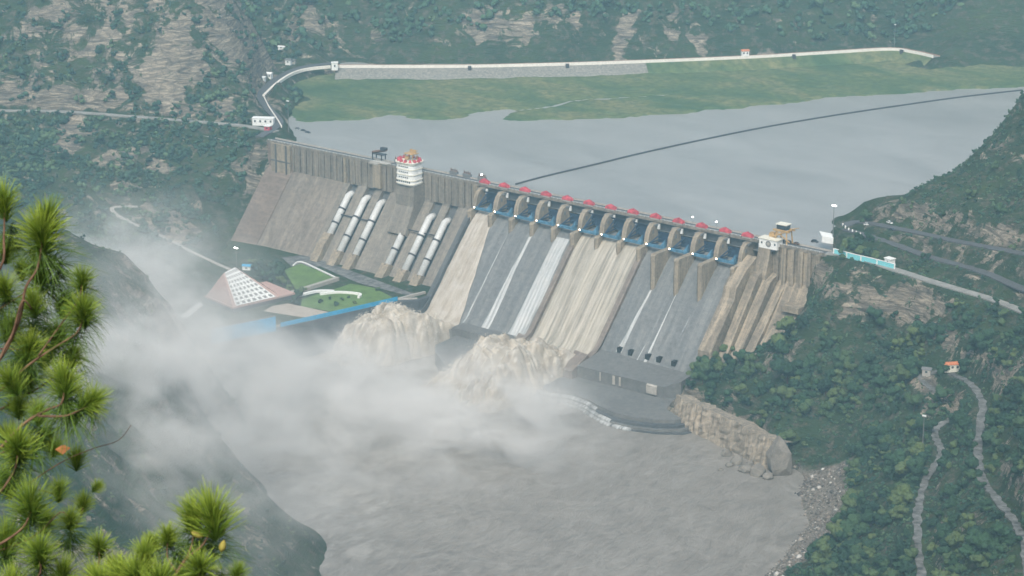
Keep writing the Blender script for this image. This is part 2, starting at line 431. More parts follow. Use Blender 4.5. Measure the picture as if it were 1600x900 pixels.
M['asphalt'] = plain('asphalt', (0.085, 0.088, 0.092), 0.9, 0.2, 0.3)
M['road_pale'] = plain('worn_road', (0.24, 0.235, 0.22), 0.9, 0.25, 0.15)
M['track'] = plain('dirt_track', (0.13, 0.13, 0.125), 0.95, 0.7, 0.25)
M['white'] = plain('white_paint', (0.72, 0.72, 0.70), 0.6, 0.08, 0.5)
M['cream'] = plain('cream_paint', (0.66, 0.63, 0.54), 0.6, 0.1, 0.5)
M['red'] = plain('red_paint', (0.42, 0.06, 0.08), 0.7, 0.5, 0.5)
M['pink'] = plain('pink_roof', (0.42, 0.27, 0.235), 0.8, 0.12, 0.4)
M['ochre'] = plain('ochre_crane_paint', (0.42, 0.27, 0.12), 0.55, 0.25, 0.8)
M['blue_beam'] = plain('light_blue_steel', (0.06, 0.155, 0.24), 0.6, 0.55, 0.35)
M['blue_gate'] = plain('dark_blue_gate_steel', (0.022, 0.045, 0.085), 0.4, 0.3, 0.4)
M['blue_fence'] = plain('bright_blue_sheet', (0.035, 0.30, 0.52), 0.55, 0.2, 0.3)
M['teal'] = plain('pale_turquoise_paint', (0.20, 0.56, 0.60), 0.6, 0.12, 0.3)
M['steel'] = plain('grey_steel', (0.16, 0.16, 0.16), 0.5, 0.2, 1)
M['dark'] = plain('dark_steel', (0.045, 0.045, 0.05), 0.5, 0.3, 1)
M['glass'] = plain('dark_glass', (0.03, 0.04, 0.05), 0.15, 0.1, 1)
M['rust'] = plain('rust_brown', (0.16, 0.09, 0.06), 0.8, 0.3, 0.6)
M['pipe'] = plain('penstock_white', (0.52, 0.52, 0.51), 0.38, 0.12, 0.25)
M['rubber'] = plain('black_rubber', (0.02, 0.02, 0.02), 0.8, 0.1, 1)
M['orange'] = plain('orange_roof', (0.48, 0.17, 0.08), 0.7, 0.2, 0.5)
M['lamp'] = emit('lit_lamp', (1.0, 0.80, 0.55), 9)
M['lamp_white'] = emit('lit_mast_lamp', (1.0, 0.97, 0.9), 8)
M['lawn'] = plain('lawn_grass', (0.10, 0.165, 0.045), 0.95, 0.25, 0.12)
M['paving'] = plain('pale_paving', (0.36, 0.31, 0.26), 0.9, 0.15, 0.3)
M['bark'] = plain('bark', (0.085, 0.06, 0.045), 0.95, 0.3, 4)

def m_ground():
    k = NT('hillside_ground')
    rock = k.attr('rock')
    n1 = k.noise(0.02, None, 6, 0.6); n2 = k.noise(0.14, None, 6, 0.65); n3 = k.noise(0.6, None, 5, 0.7)
    veg = k.ramp(n1, [(0.3, (0.016, 0.036, 0.020)), (0.5, (0.034, 0.062, 0.028)), (0.72, (0.075, 0.105, 0.038))])
    veg = k.mix(k.ramp(n2, [(0.35, 0.0), (0.62, 1.0)]), veg, k.mix(n3, (0.014, 0.032, 0.018), (0.055, 0.08, 0.036)))
    soil = k.ramp(n3, [(0.3, (0.06, 0.055, 0.042)), (0.7, (0.19, 0.165, 0.13))])
    # layered, cracked rock: beds dip to the left
    v = k.vec((0.05, 0.05, 0.32), (0.5, 0.35, 0.2))
    bed = k.noise(1.0, v, 7, 0.72, 1.2)
    rk = k.ramp(bed, [(0.34, (0.045, 0.045, 0.042)), (0.46, (0.18, 0.155, 0.125)), (0.56, (0.34, 0.285, 0.22)), (0.68, (0.56, 0.48, 0.38))])
    vo = k.n('ShaderNodeTexVoronoi'); vo.feature = 'DISTANCE_TO_EDGE'; k.l(k.vec((0.09, 0.09, 0.14), (0.3, 0.2, 0.5)), vo.inputs['Vector']); vo.inputs['Scale'].default_value = 1
    crk = k.ramp(vo.outputs['Distance'], [(0.0, 1.0), (0.06, 0.0)])
    rk = k.mix(k.math('MULTIPLY', crk, 0.45), rk, (0.06, 0.06, 0.055))
    rk = k.mix(k.math('MULTIPLY', k.ramp(n3, [(0.3, 0.0), (0.75, 1.0)]), 0.4), rk, (0.13, 0.115, 0.095))
    # slope: steep ground is bare
    sx = k.n('ShaderNodeSeparateXYZ'); k.l(k.geo.outputs['Normal'], sx.inputs[0])
    steep = k.ramp(sx.outputs[2], [(0.45, 1.0), (0.72, 0.0)])
    f = k.math('ADD', k.math('MULTIPLY', steep, 0.55), rock)
    n4 = k.noise(0.055, None, 8, 0.72, 0.8)
    f = k.math('ADD', f, k.math('MULTIPLY', k.math('SUBTRACT', n4, 0.5), 3.4))
    f = k.ramp(f, [(0.47, 0.0), (0.62, 1.0)])
    c = k.mix(k.ramp(n2, [(0.50, 0.0), (0.66, 0.8)]), veg, soil)
    c = k.mix(f, c, rk)
    gp = k.attr('gravel')
    c = k.mix(gp, c, k.ramp(n3, [(0.3, (0.14, 0.12, 0.10)), (0.7, (0.30, 0.27, 0.23))]))
    h = k.math('ADD', k.math('MULTIPLY', bed, 2.5), n3)
    k.bump(h, 0.9, 1.6)
    return k.fin(c, 0.95, 0.1)
M['ground'] = m_ground()
def m_water(name, cols, rough, foam=False, bump=0.3, sc=0.12):
    k = NT(name)
    n1 = k.noise(0.012, k.vec((.6, 1.6, 1), (0, 0, -0.7)), 7, 0.66, 0.8)
    c = k.ramp(n1, [(0.3, cols[0]), (0.7, cols[1])])
    n2 = k.noise(sc, k.vec((1, 0.55, 1), (0, 0, 0.4)), 10, 0.78, 0.6)
    if foam:
        fm = k.attr('foam')
        f = k.math('ADD', fm, k.math('MULTIPLY', k.math('SUBTRACT', n2, 0.5), 3.0))
        f = k.math('MULTIPLY', k.ramp(f, [(0.35, 0.0), (0.95, 1.0)]), 0.7)
        c = k.mix(f, c, (0.48, 0.455, 0.42))
        rough = k.math('ADD', k.math('MULTIPLY', f, 0.4), rough)
    n3 = k.noise(sc * 1.7, k.vec((1, 0.38, 1), (0, 0, 0.3)), 9, 0.74, 0.8)
    if foam:
        nl = k.noise(0.022, k.vec((1, 0.7, 1), (0, 0, 0.5)), 6, 0.62, 2.6); ln_ = k.math('ABSOLUTE', k.math('SUBTRACT', nl, 0.5))
        c = k.mix(k.math('MULTIPLY', k.ramp(ln_, [(0.0, 1.0), (0.035, 0.0)]), 0.30), c, (0.40, 0.38, 0.35))
    c = k.mix(k.math('MULTIPLY', k.ramp(n3, [(0.4, 0.0), (0.66, 1.0)]), 0.20 if foam else 0.05), c, (0.42, 0.40, 0.37))
    c = k.mix(k.math('MULTIPLY', k.ramp(n3, [(0.34, 1.0), (0.5, 0.0)]), 0.24 if foam else 0.06), c, (0.06, 0.058, 0.055))
    k.bump(k.math('ADD', n2, k.math('MULTIPLY', n3, .6)), bump, 2.5)
    return k.fin(c, rough, 0.5)
M['reservoir'] = m_water('reservoir_water', ((0.20, 0.20, 0.192), (0.295, 0.292, 0.28)), 0.32, bump=0.10, sc=0.03)
M['pool'] = m_water('river_water', ((0.185, 0.163, 0.142), (0.26, 0.235, 0.208)), 0.38, True, 0.8, 0.09)
def m_flow(name, a, b, streak, holes=None, bump=0.5, white=0.5):
    k = NT(name)
    v = k.vec(streak); n = k.noise(1.0, v, 7, 0.7, 0.3); n2 = k.noise(0.12, None, 5, 0.6)
    c = k.mix(k.ramp(n, [(0.34, 0.0), (0.62, 1.0)]), a, b)
    c = k.mix(k.math('MULTIPLY', k.ramp(n2, [(0.4, 0.0), (0.7, 1.0)]), white), c, (0.55, 0.53, 0.50))
    if holes is not None:      # the film of water breaks up and the wet face shows
        al = k.attr('film'); al = k.math('ADD', al, k.math('MULTIPLY', k.math('SUBTRACT', n, 0.5), holes))
        al = k.ramp(al, [(0.35, 0.0), (0.6, 1.0)]); k.l(al, k.b.inputs['Alpha'])
    k.bump(n, bump, 1.0)
    return k.fin(c, 0.6, 0.3)
M['mud_flow'] = m_flow('muddy_spill_water', (0.28, 0.235, 0.19), (0.41, 0.365, 0.305), (0.35, 0.02, 0.03), None, 0.5, 0.4)
M['mud_flow2'] = m_flow('streaked_spill_water', (0.17, 0.152, 0.125), (0.43, 0.39, 0.325), (0.30, 0.010, 0.010), None, 0.6, 0.15)
M['white_flow'] = m_flow('white_spill_water', (0.26, 0.27, 0.27), (0.44, 0.45, 0.45), (0.6, 0.02, 0.02), 1.2, 0.4, 0.4)
M['billow'] = m_flow('muddy_billow', (0.25, 0.205, 0.155), (0.47, 0.415, 0.34), (0.10, 0.05, 0.06), None, 0.3, 0.55)
def m_leaf(name, a, b, c3):
    k = NT(name); oi = k.n('ShaderNodeObjectInfo'); t = k.attr('tint')
    f = k.math('FRACT', k.math('ADD', oi.outputs['Random'], t))
    n = k.noise(0.9, None, 4, 0.7)
    c = k.ramp(f, [(0.0, a), (0.55, b), (1.0, c3)])
    c = k.mix(k.ramp(n, [(0.45, 0.0), (0.75, 0.6)]), c, tuple(x * 1.5 for x in b))
    c = k.mix(k.ramp(n, [(0.3, 0.65), (0.48, 0.0)]), c, tuple(x * .5 for x in a)); k.bump(n, 0.9, 1.5)
    return k.fin(c, 0.75, 0.25)
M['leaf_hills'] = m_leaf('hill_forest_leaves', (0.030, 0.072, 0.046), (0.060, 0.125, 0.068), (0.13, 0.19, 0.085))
M['leaf'] = m_leaf('tree_leaves', (0.010, 0.034, 0.022), (0.036, 0.085, 0.040), (0.13, 0.17, 0.06))
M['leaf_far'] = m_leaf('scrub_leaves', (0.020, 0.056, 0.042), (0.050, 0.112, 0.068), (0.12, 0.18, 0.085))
def m_marsh():
    k = NT('marsh_grass')
    n = k.noise(0.012, k.vec((1, 2.2, 1), (0, 0, 0.82)), 6, 0.6, 0.5); n2 = k.noise(0.15, None, 6, 0.7)
    c = k.ramp(n, [(0.34, (0.055, 0.105, 0.048)), (0.5, (0.12, 0.155, 0.065)), (0.62, (0.20, 0.195, 0.095))])
    c = k.mix(k.ramp(n2, [(0.38, 0.0), (0.62, 0.8)]), c, (0.045, 0.08, 0.04))
    k.bump(n2, 0.8, 1.5); return k.fin(c, 0.95, 0.1)
M['marsh'] = m_marsh()

# ------------------------------------------------------------------ terrain objects
ROCK = {
'slab': (1.0, [(-376,79),(-352,62),(-338,38),(-346,9),(-386,9),(-385,34),(-384,63)]),
'ridge': (0.8, [(-381,97),(-377,105),(-347,123),(-312,95),(-324,93),(-359,91)]),
'foot': (0.75, [(-456,-51),(-443,-35),(-418,-8),(-376,2),(-373,-7),(-445,-48)]),
'slide': (0.9, [(-421,-33),(-403,-21),(-347,-71),(-368,-93),(-396,-54)]),
's5': (0.8, [(-338,-68),(-336,-36),(-312,-36),(-302,-65)]), 's6': (0.8, [(-288,-59),(-304,-36),(-290,-30),(-275,-51)]),
's7': (0.7, [(-288,-100),(-296,-78),(-278,-82)]), 'gravel': (0.7, [(-266,-103),(-235,-72),(-213,-67),(-194,-106),(-225,-109)]),
's9': (0.8, [(-482,4),(-465,20),(-467,4),(-476,-6)]), 's10': (0.8, [(-438,15),(-421,33),(-427,56),(-414,59),(-415,19),(-427,11)]),
's11': (0.7, [(-355,11),(-322,37),(-309,22),(-348,4)]), 's12': (0.8, [(-311,41),(-308,60),(-283,37),(-293,25)]),
'scree': (1.0, [(-224,475),(-207,489),(-191,450),(-168,435),(-206,402),(-209,441)]),
'far1': (0.5, [(-335,363),(-298,412),(-249,446),(-245,421),(-299,375)]), 'far2': (0.6, [(-173,502),(-157,521),(-143,511),(-160,498)]),
'far3': (0.6, [(-112,540),(-88,567),(-80,555),(-102,534)]), 'far4': (0.7, [(-30,586),(-20,603),(-15,595),(-26,571)]),
'cliff': (0.42, [(303,-17),(344,-12),(373,-19),(379,-31),(336,-35),(310,-31)]), 'rb1': (0.5, [(254,-44),(296,-52),(311,-78),(287,-74)]),
'above': (0.42, [(273,97),(316,79),(406,33),(437,-25),(352,16),(281,52)]), 'br': (0.35, [(499,-230),(562,-300),(597,-353),(540,-318)]),
'hut': (0.7, [(388,-67),(413,-69),(446,-108),(434,-107),(443,-153),(437,-120)]),
'wallc': (1.0, [(215,-69),(330,-128),(341,-141),(336,-150),(294,-136),(251,-122)]), 'right2': (0.5, [(446,-71),(466,-82),(490,-128),(463,-103)]),
}
SHORE = [(346,-129),(382,-132),(418,-194),(429,-233),(422,-267),(414,-267),(385,-181),(352,-145)]
def in_poly(x, y, poly):
    ins = np.zeros(x.shape, bool); n = len(poly)
    for i in range(n):
        x0, y0 = poly[i]; x1, y1 = poly[(i + 1) % n]
        if y0 == y1: continue
        c = ((y0 > y) != (y1 > y)) & (x < (x1 - x0) * (y - y0) / (y1 - y0) + x0); ins ^= c
    return ins
def rock_mask(x, y):
    wx = x + fbm(x, y, 20, 4, 21) * 16; wy = y + fbm(x, y, 20, 4, 25) * 16
    r = np.zeros(x.shape)
    for nme, (s, pl) in ROCK.items(): r = np.where(in_poly(wx, wy, pl), np.maximum(r, s), r)
    # bare rocky faces of the two spurs near the river, thin elsewhere on the left mountain
    sp = np.clip((x + 160) / 60, 0, 1) * np.clip((-270 - y) / 30, 0, 1) * (x < 330) * (y > -700)
    r = np.maximum(r, sp * 0.22)
    lm = np.clip((-230 - x) / 40, 0, 1) * (y < 300)
    fh = np.clip(((x + 394) * -.7 + (y - 273) * .71 - 10) / 30, 0, 1) * 0.12
    rh = np.clip((x - 290) / 30, 0, 1) * np.clip((y + 60) / 40, 0, 1) * .18
    return np.maximum.reduce([r, lm * (0.24 + 0.14 * np.clip((y + 30) / 60, 0, 1)), fh, rh])
def axis(a, b, fa, fb, fine, coarse):
    return np.unique(np.concatenate([np.arange(a, fa, coarse), np.arange(fa, fb, fine), np.arange(fb, b + coarse, coarse)]))
gx = axis(-1700, 1300, -490, 640, 3.6, 14); gy = axis(-1500, 1800, -640, 560, 3.6, 14)
XX, YY = np.meshgrid(gx, gy, indexing='ij')
ZZ = height(XX, YY)
rk = rock_mask(XX.ravel(), YY.ravel()); gv = in_poly(XX.ravel() + fbm(XX.ravel(), YY.ravel(), 12, 2, 3) * 5, YY.ravel(), SHORE).astype(float)
gv = np.maximum(gv, np.clip(1 - np.abs(ZZ.ravel() - 6) / 3, 0, 1) * (XX.ravel() > 300) * 0.9)
rk3 = rk.reshape(XX.shape)
from math import floor
cx = (XX[:-1, :-1] + XX[1:, 1:]) / 2; cy = (YY[:-1, :-1] + YY[1:, 1:]) / 2
line_far = (cx + 394) * (-0.70) + (cy - 273) * 0.71            # > 0 beyond the long embankment
reg = np.full(cx.shape, 3)
reg[(cx < -120) & (cy < 420)] = 1                               # left mountain
reg[(cx > 215) & (cy < 420)] = 2                                # right hillside
reg[(cy < -228) & (cx < 345)] = 4                               # near spur
reg[(cy < -680)] = 5
reg[(line_far > 0) & (cy > 150)] = 0
def idx(i, j): return i * len(gy) + j
I, J = np.meshgrid(np.arange(len(gx) - 1), np.arange(len(gy) - 1), indexing='ij')
ALLV = np.stack([XX.ravel(), YY.ravel(), ZZ.ravel()], 1)
for r, nm, lb in ((0, 'far_hills', 'hazy green hills rising beyond the long embankment'),
                  (1, 'left_mountain', 'scrubby mountain side with bare rock slabs at the left end of the dam'),
                  (2, 'right_hillside', 'wooded rocky hillside at the right end of the dam'),
                  (3, 'valley_floor', 'valley bed under the reservoir, the dam and the plunge pool'),
                  (4, 'near_spur', 'dark rocky spur falling to the river at the lower left'),
                  (5, 'near_hillside', 'steep hillside the pines grow on')):
    m = reg == r; a = idx(I[m], J[m]); b = idx(I[m] + 1, J[m]); c = idx(I[m] + 1, J[m] + 1); d = idx(I[m], J[m] + 1)
    F = np.stack([a, b, c, d], 1); used, inv = np.unique(F, return_inverse=True); F = inv.reshape(F.shape)
    tag(link_mesh(nm, ALLV[used], F, M['ground'], None, True, {'rock': rk[used], 'gravel': gv[used]}), lb, None, None, 'structure')
# ------------------------------------------------------------------ water
def sheet(name, x0, x1, y0, y1, z, n, mat, lb, foam=None, keep=None):
    xs = np.linspace(x0, x1, n); ys = np.linspace(y0, y1, n); X, Y = np.meshgrid(xs, ys, indexing='ij')
    Z = np.full(X.shape, float(z)); at_ = None
    if foam is not None:
        fo = foam(X, Y); at_ = {'foam': fo.ravel()}
        Z = Z + fbm(X, Y, 7, 4, 31) * (0.25 + 1.5 * fo)
    i, j = np.meshgrid(np.arange(n - 1), np.arange(n - 1), indexing='ij')
    F = np.stack([i * n + j, (i + 1) * n + j, (i + 1) * n + j + 1, i * n + j + 1], -1)
    if keep is not None:
        F = F[keep(X[:-1, :-1], Y[:-1, :-1])]
    return tag(link_mesh(name, np.stack([X.ravel(), Y.ravel(), Z.ravel()], 1), F.reshape(-1, 4), mat, None, True, at_), lb, None, None, 'structure')
def pool_foam(x, y):
    d = np.hypot((x - 70) / 120, (y + 190) / 110); f = np.clip(1.35 - d, 0, 1)
    e = np.hypot((x - 150) / 110, (y + 330) / 75); f = np.maximum(f, np.clip(1.0 - e, 0, 1) * 0.75)
    g = np.clip(1 - np.abs((x - 165) * 0.4 + (y + 330) * 0.92 + 30) / 90, 0, 1) * np.clip((330 - x) / 120, 0, 1) * 0.4
    g = np.maximum(g, np.clip(1 - np.hypot((x - 215) / 60, (y + 390) / 50), 0, 1) * 0.6)
    return np.maximum(f, g)
sheet('river', -140, 560, -760, -40, 5.0, 300, M['pool'], 'grey muddy river water in the pool below the dam', pool_foam)
sheet('reservoir', -620, 620, 2, 1000, 92.0, 40, M['reservoir'], 'wide calm grey reservoir behind the dam', None,
      lambda X, Y: (X > -420) | (Y > 60))
# marshy grass flat between the reservoir and the embankment
mf = smooth_line([at(*q, 93) for q in [(440,150),(452,178),(480,188),(530,187),(575,185),(620,178),(650,184),(700,185),(740,179),(778,170),(800,169),(812,172),(790,184),(850,186),(930,184),(1000,181),(1100,173),(1150,168),(1230,160),(1300,152),(1400,146),(1500,140),(1600,134),(1700,128)]], 5)
bk = [at(*q, 93) for q in [(1700,84),(1560,94),(1460,93),(1385,82),(1300,86.5),(1160,94.5),(960,102.5),(820,106.5),(700,108.5),(525,108.5),(485,116),(450,130),(436,142)]]
mpoly = [(p[0], p[1]) for p in mf] + [(p[0], p[1]) for p in bk]
xs = np.arange(-460, 330, 3.2); ys = np.arange(40, 760, 3.2); X, Y = np.meshgrid(xs, ys, indexing='ij')
wx = X + fbm(X, Y, 22, 4, 41) * 9; wy = Y + fbm(X, Y, 22, 4, 45) * 9
ins = in_poly(wx, wy, mpoly)
cr = np.hypot(0, 0)
creek = smooth_line([at(*q, 93) for q in [(800,172),(860,165),(900,156),(960,152),(1010,149),(1045,147)]], 4)
dk, _ = seg_dist(X, Y, [tuple(q) for q in creek])
Z = np.where(ins, 92.9 + fbm(X, Y, 9, 4, 51) * 0.9 + fbm(X, Y, 60, 3, 55) * 0.8, 90.5)
Z = np.where(dk < 1.6, 91.2, Z)
n = len(ys); i, j = np.meshgrid(np.arange(len(xs) - 1), np.arange(n - 1), indexing='ij')
F = np.stack([i * n + j, (i + 1) * n + j, (i + 1) * n + j + 1, i * n + j + 1], -1)
mk = ins[:-1, :-1] | ins[1:, :-1] | ins[:-1, 1:] | ins[1:, 1:]
tag(link_mesh('grass_flat', np.stack([X.ravel(), Y.ravel(), Z.ravel()], 1), F[mk].reshape(-1, 4), M['marsh'], None, True), 'flat green marsh grass along the far side of the reservoir', None, None, 'structure')
for nm, hw, mt, lb in (('left_road', 3.2, 'road_pale', 'narrow road along the left bank at crest level'), ('right_road', 3.4, 'road_pale', 'grey road leaving the right end of the dam crest'),
                       ('switchback_lower', 3.6, 'asphalt', 'lower dark asphalt road of the hillside switchback'), ('switchback_upper', 3.6, 'asphalt', 'upper dark asphalt road of the hillside switchback'),
                       ('left_path', 1.6, 'conc_plain', 'pale zigzag path down the left bank'), ('lower_path', 2.0, 'track', 'stony track going down the right hillside'),
                       ('upper_path', 2.2, 'track', 'grey winding track on the far right hillside')):
    ln = smooth_line(ROADS[nm][0], 12)
    b = MB().strip(ln, hw, 0.0, 0.8, 0.38 if mt == 'track' else 0.04)
    name = {'left_path': 'footpath', 'lower_path': 'dirt_track', 'upper_path': 'gravel_track', 'switchback_lower': 'lower_road', 'switchback_upper': 'upper_road'}.get(nm, nm)
    tag(b.build(name, M[mt]), lb, None, None, 'structure')
# ------------------------------------------------------------------ THE DAM (one thing; y = 0 is the downstream edge of the crest)
P = 18.9
PX = [i * P for i in range(13)]                  # the thirteen piers of the spillway
dam = tag(empty('dam', (113, 0, 0)), 'long concrete gravity dam with gated spillway, seen across the middle of the photo', 'dam')
def face_n(z, s=0.85, z0=80.0): return s * (z0 - z)
def wall_profile(off=0.0, zb=4.0, z0=80.0):
    return [(9.0, zb), (9.0, 99.4), (-0.01 + 0, 99.4), (0.0, 99.0), (off, z0 + 0.01), (off - face_n(zb, z0=z0), zb)]
NX = 3
# left non-overflow block
M['conc_brown'] = concrete('concrete_brown', (0.245, 0.19, 0.155), (0.125, 0.098, 0.082), streak=(0.03, 0.05, 0.30), stain=0.8)
MB().prism_x(wall_profile(-0.0), -217, -190).build('abutment_wall', M['conc_brown'], dam)
MB().prism_x(wall_profile(0.0), -189.6, -135).build('abutment_wall', M['conc_left'], dam)
MB().box((-189.8, 2, 90), (.5, 3, 18)).build('joint', M['dark'], dam)
# neck of the wall: thin buttress strips and joints give the ribbed look below the crest
x = -188.0
while x < -4:
    if not (-82 < x < -50): MB().box((x, -0.7, 89.4), (1.3, 1.9, 18.6)).build('neck_rib', M['conc_neck'], dam)
    x += 6.3
b = MB().box((-96.5, -0.2, 89.0), (184, 0.5, 19.8)); b.build('neck_facing', M['conc_neck'], dam)
MB().box((-201, -1.2, 87.5), (20, 2.8, 23.6)).build('end_block', M['conc_pier'], dam)
for q in (-205.5, -194.5): MB().box((q, -2.9, 87.5), (1.2, 0.8, 23.4)).build('end_rib', M['conc_slot'], dam)
MB().box((-201, -2.75, 86), (20.2, 0.5, 0.8)).build('ledge', M['conc_slot'], dam)
for c_, d_ in (((-101, -1.6, 90.2), (7.5, 3.2, 18.0)), ((-134.6, -0.9, 89), (2.2, 1.9, 20)), ((-6.0, -1.2, 89), (3.4, 2.6, 20))): MB().box(c_, d_).build('buttress', M['conc_pier'], dam)
# penstock block: a recessed face and the raised strips between the pipes
prof = [(9.0, 4), (9.0, 99.4), (0, 99.4), (0, 83.5), (3.2 - 0, 79), (3.2 - face_n(4), 4)]
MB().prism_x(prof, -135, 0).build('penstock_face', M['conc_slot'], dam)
for k, (x0, x1, zt, zb) in enumerate([(-135,-129.5,80,22),(-121.3,-112.4,80,24),(-104.4,-97.3,79,24),(-88.6,-64.4,80,22),(-56.2,-47.4,78,22),(-38.8,-32.0,78,22),(-23.6,-2.5,79,20)]):
    MB().prism_x([(4, zb), (4, zt + 1.8), (-0.6, zt + 1.8), (-0.6 - 0.3, zt), (-face_n(zb, z0=zt + 0.0) - 1.0, zb)], x0, x1).build('face_strip', M['conc_pen'], dam)
PEN = [(-125.3, 71.5, 45), (-108.6, 71.2, 36), (-93, 70.5, 36), (-60.4, 69, 35), (-43.2, 68.5, 34), (-27.9, 68, 33)]
for (x, zt, zb) in PEN:
    def pt(z, lift=1.0): return (x, -face_n(z) - lift, z + lift * 0.85)
    b = MB().tube([pt(zt + 3, -2.2), pt(zt + 1.4, -0.2), pt(zt, 0.8), pt(zb, 0.8)], [2.6, 2.65, 2.65, 2.65], 20)
    pn = b.build('penstock', M['pipe'], dam, True)
    for z in (zt - (zt - zb) * 0.33, zt - (zt - zb) * 0.68, zt - (zt - zb) * 0.99):
        MB().tube([pt(z + 0.5, 0.8), pt(z - 0.5, 0.8)], 3.15, 20).build('ring_band', M['dark'], pn)
    b = MB()
    b.prism_x([(-face_n(zb + 1) + 2, zb + 1), (-face_n(zb + 1) - 3.4, zb + 3.6), (-face_n(zb - 6) - 5.2, zb - 3.2), (-face_n(24) - 4.5, 26), (-face_n(24), 22)] if zb > 38 else
              [(-face_n(zb + 1) + 2, zb + 1), (-face_n(zb + 1) - 3.2, zb + 3.6), (-face_n(zb - 3) - 5.0, zb - 2.2), (-face_n(27) - 6.5, 28), (-face_n(24), 22)], x - 3.6, x + 3.6)
    b.build('anchor_block', M['conc_pier'], dam)
for q in (-109, -44): MB().box((q, -face_n(58) - 0.6, 60.4), (33, 0.7, 0.7)).build('pipe_walkway', M['dark'], dam)
# right non-overflow block with its ridges
MB().prism_x(wall_profile(0, 10, 76), 236, 286).build('abutment_wall', M['conc_right'], dam)
for x, w_, zb in [(250.5,1.5,74),(255.5,2.8,70),(261.5,3.0,66),(268,3.2,70),(274.5,2.6,74),(281,2.4,80)]:
    MB().prism_x([(1, zb), (1, 98.9), (-2.0, 98.9), (-2.0, zb + 3), (-0.6, zb)], x - w_ / 2, x + w_ / 2).build('neck_rib', M['conc_right'], dam)
for (x0, x1, lift, zt, zb) in [(236.8,243.0,12.5,80,26),(243.8,250.5,9.5,76,28),(251.2,257.5,6.6,70,34),(258.3,264.5,4.2,64,40),(265.5,272,2.4,64,48),(273,277,1.0,66,54)]:
    MB().prism_x([(4, zb), (4, zt + 4), (-2.0 * 0 - 0.4, zt + 4), (-0.4 - lift, zt), (-face_n(zb, z0=76) - lift, zb)], x0, x1).build('sloping_buttress', M['conc_right'], dam)
MB().box((271, -13, 63.5), (13, 10, 4)).build('ledge', M['conc_pier'], dam)
MB().prism_x([(1, 74), (1, 98), (-3.6, 98), (-5.5, 90), (-8.5, 80), (-8.5, 74)], 236.8, 246).build('buttress', M['conc_right'], dam)
# the spillway body: ogee crest, straight chute, upturned lip
OG = [(2, 84.4), (-2, 84.3), (-5, 83.6), (-9, 82.0), (-13, 79.4), (-17, 75.9), (-20, 73.1)]
SL = [(-12 - 0.9 * (82 - z), z) for z in (66, 58, 50, 42, 34, 27)]
BK = [(-64.5, 23.6), (-68, 20.6), (-72, 18.7), (-77, 17.8), (-82, 18.2)]
CH = OG + SL + BK
def chute_z(nn):
    ys = [-p[0] for p in CH]; return float(np.interp(nn, ys, [p[1] for p in CH]))
MB().prism_x([(9, 2), (9, 84.4)] + CH + [(-82, 2)], 0, 227).build('spillway_chute', M['conc_chute'], dam)
# walls that split the chute and the piers over it
def wall_on_chute(x0, x1, n0, n1, h, mat, name, ztop0=None):
    ns = np.linspace(n0, n1, 14); top = [(-q, chute_z(q) + h + (0 if ztop0 is None else max(0, (ztop0 - chute_z(n0) - h) * (1 - (q - n0) / 6)))) for q in ns]
    MB().prism_x([(-n0, chute_z(n0) - 4)] + top + [(-n1, chute_z(n1) - 6)], x0, x1).build(name, mat, dam)
wall_on_chute(PX[5] - 1.8, PX[5] + 1.8, 14, 74, 4.2, M['conc_wall'], 'divide_wall')
wall_on_chute(PX[8] - 2.0, PX[8] + 2.0, 14, 80, 3.8, M['conc_wall'], 'divide_wall')
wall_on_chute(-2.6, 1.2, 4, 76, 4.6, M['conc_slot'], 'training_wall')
MB().prism_x([(-6, 60), (-4, 90), (-16, 84), (-28, 74)] + [(-12 - 0.9 * (82 - z) , z + 5.0) for z in (62, 50, 40, 32)] + [(-58, 12), (-30, 12)], 226.0, 236.0).build('training_wall', M['conc_right'], dam)
for i, x in enumerate(PX):
    end = i in (0, 12)
    hw = 1.5 if end else 1.85
    nose = 30.0 if i in (9, 10, 11) else (20.0 if i in (5, 8, 12) else 17.0)
    zt = 85.8 if nose > 25 else 84.8
    pr_ = [(9, 70), (9, 97.9), (-4.5, 97.9), (-7.5, 96.0), (-9.6, 92.5), (-10.6, 89), (-11.2, zt), (-nose + 1.2, zt - 0.2), (-nose, zt - 1.0), (-nose, chute_z(nose) - 3), (-nose + 8, chute_z(nose) - 8)]
    p_ = MB().prism_x(pr_, x - hw, x + hw).build('pier', M['conc_pier'], dam)
    # tapered nose
    b = MB(); zb = chute_z(nose) - 3
    b.add([(x - hw, -nose, zb), (x + hw, -nose, zb), (x, -nose - 2.0, zb - 1), (x - hw, -nose, zt - 1.02), (x + hw, -nose, zt - 1.02), (x, -nose - 2.0, zt - 1.3)], [(0, 2, 5, 3), (2, 1, 4, 5), (3, 5, 4), (0, 1, 2)])
    b.build('nose', M['conc_pier'], p_)
    MB().box((x, -2.2, 97.2), (hw * 2 + 2.4, 4.2, 1.3)).box((x, -5.6, 93.0), (hw * 2 + 0.5, 2.0, 2.6)).build('bracket', M['steel'], p_)
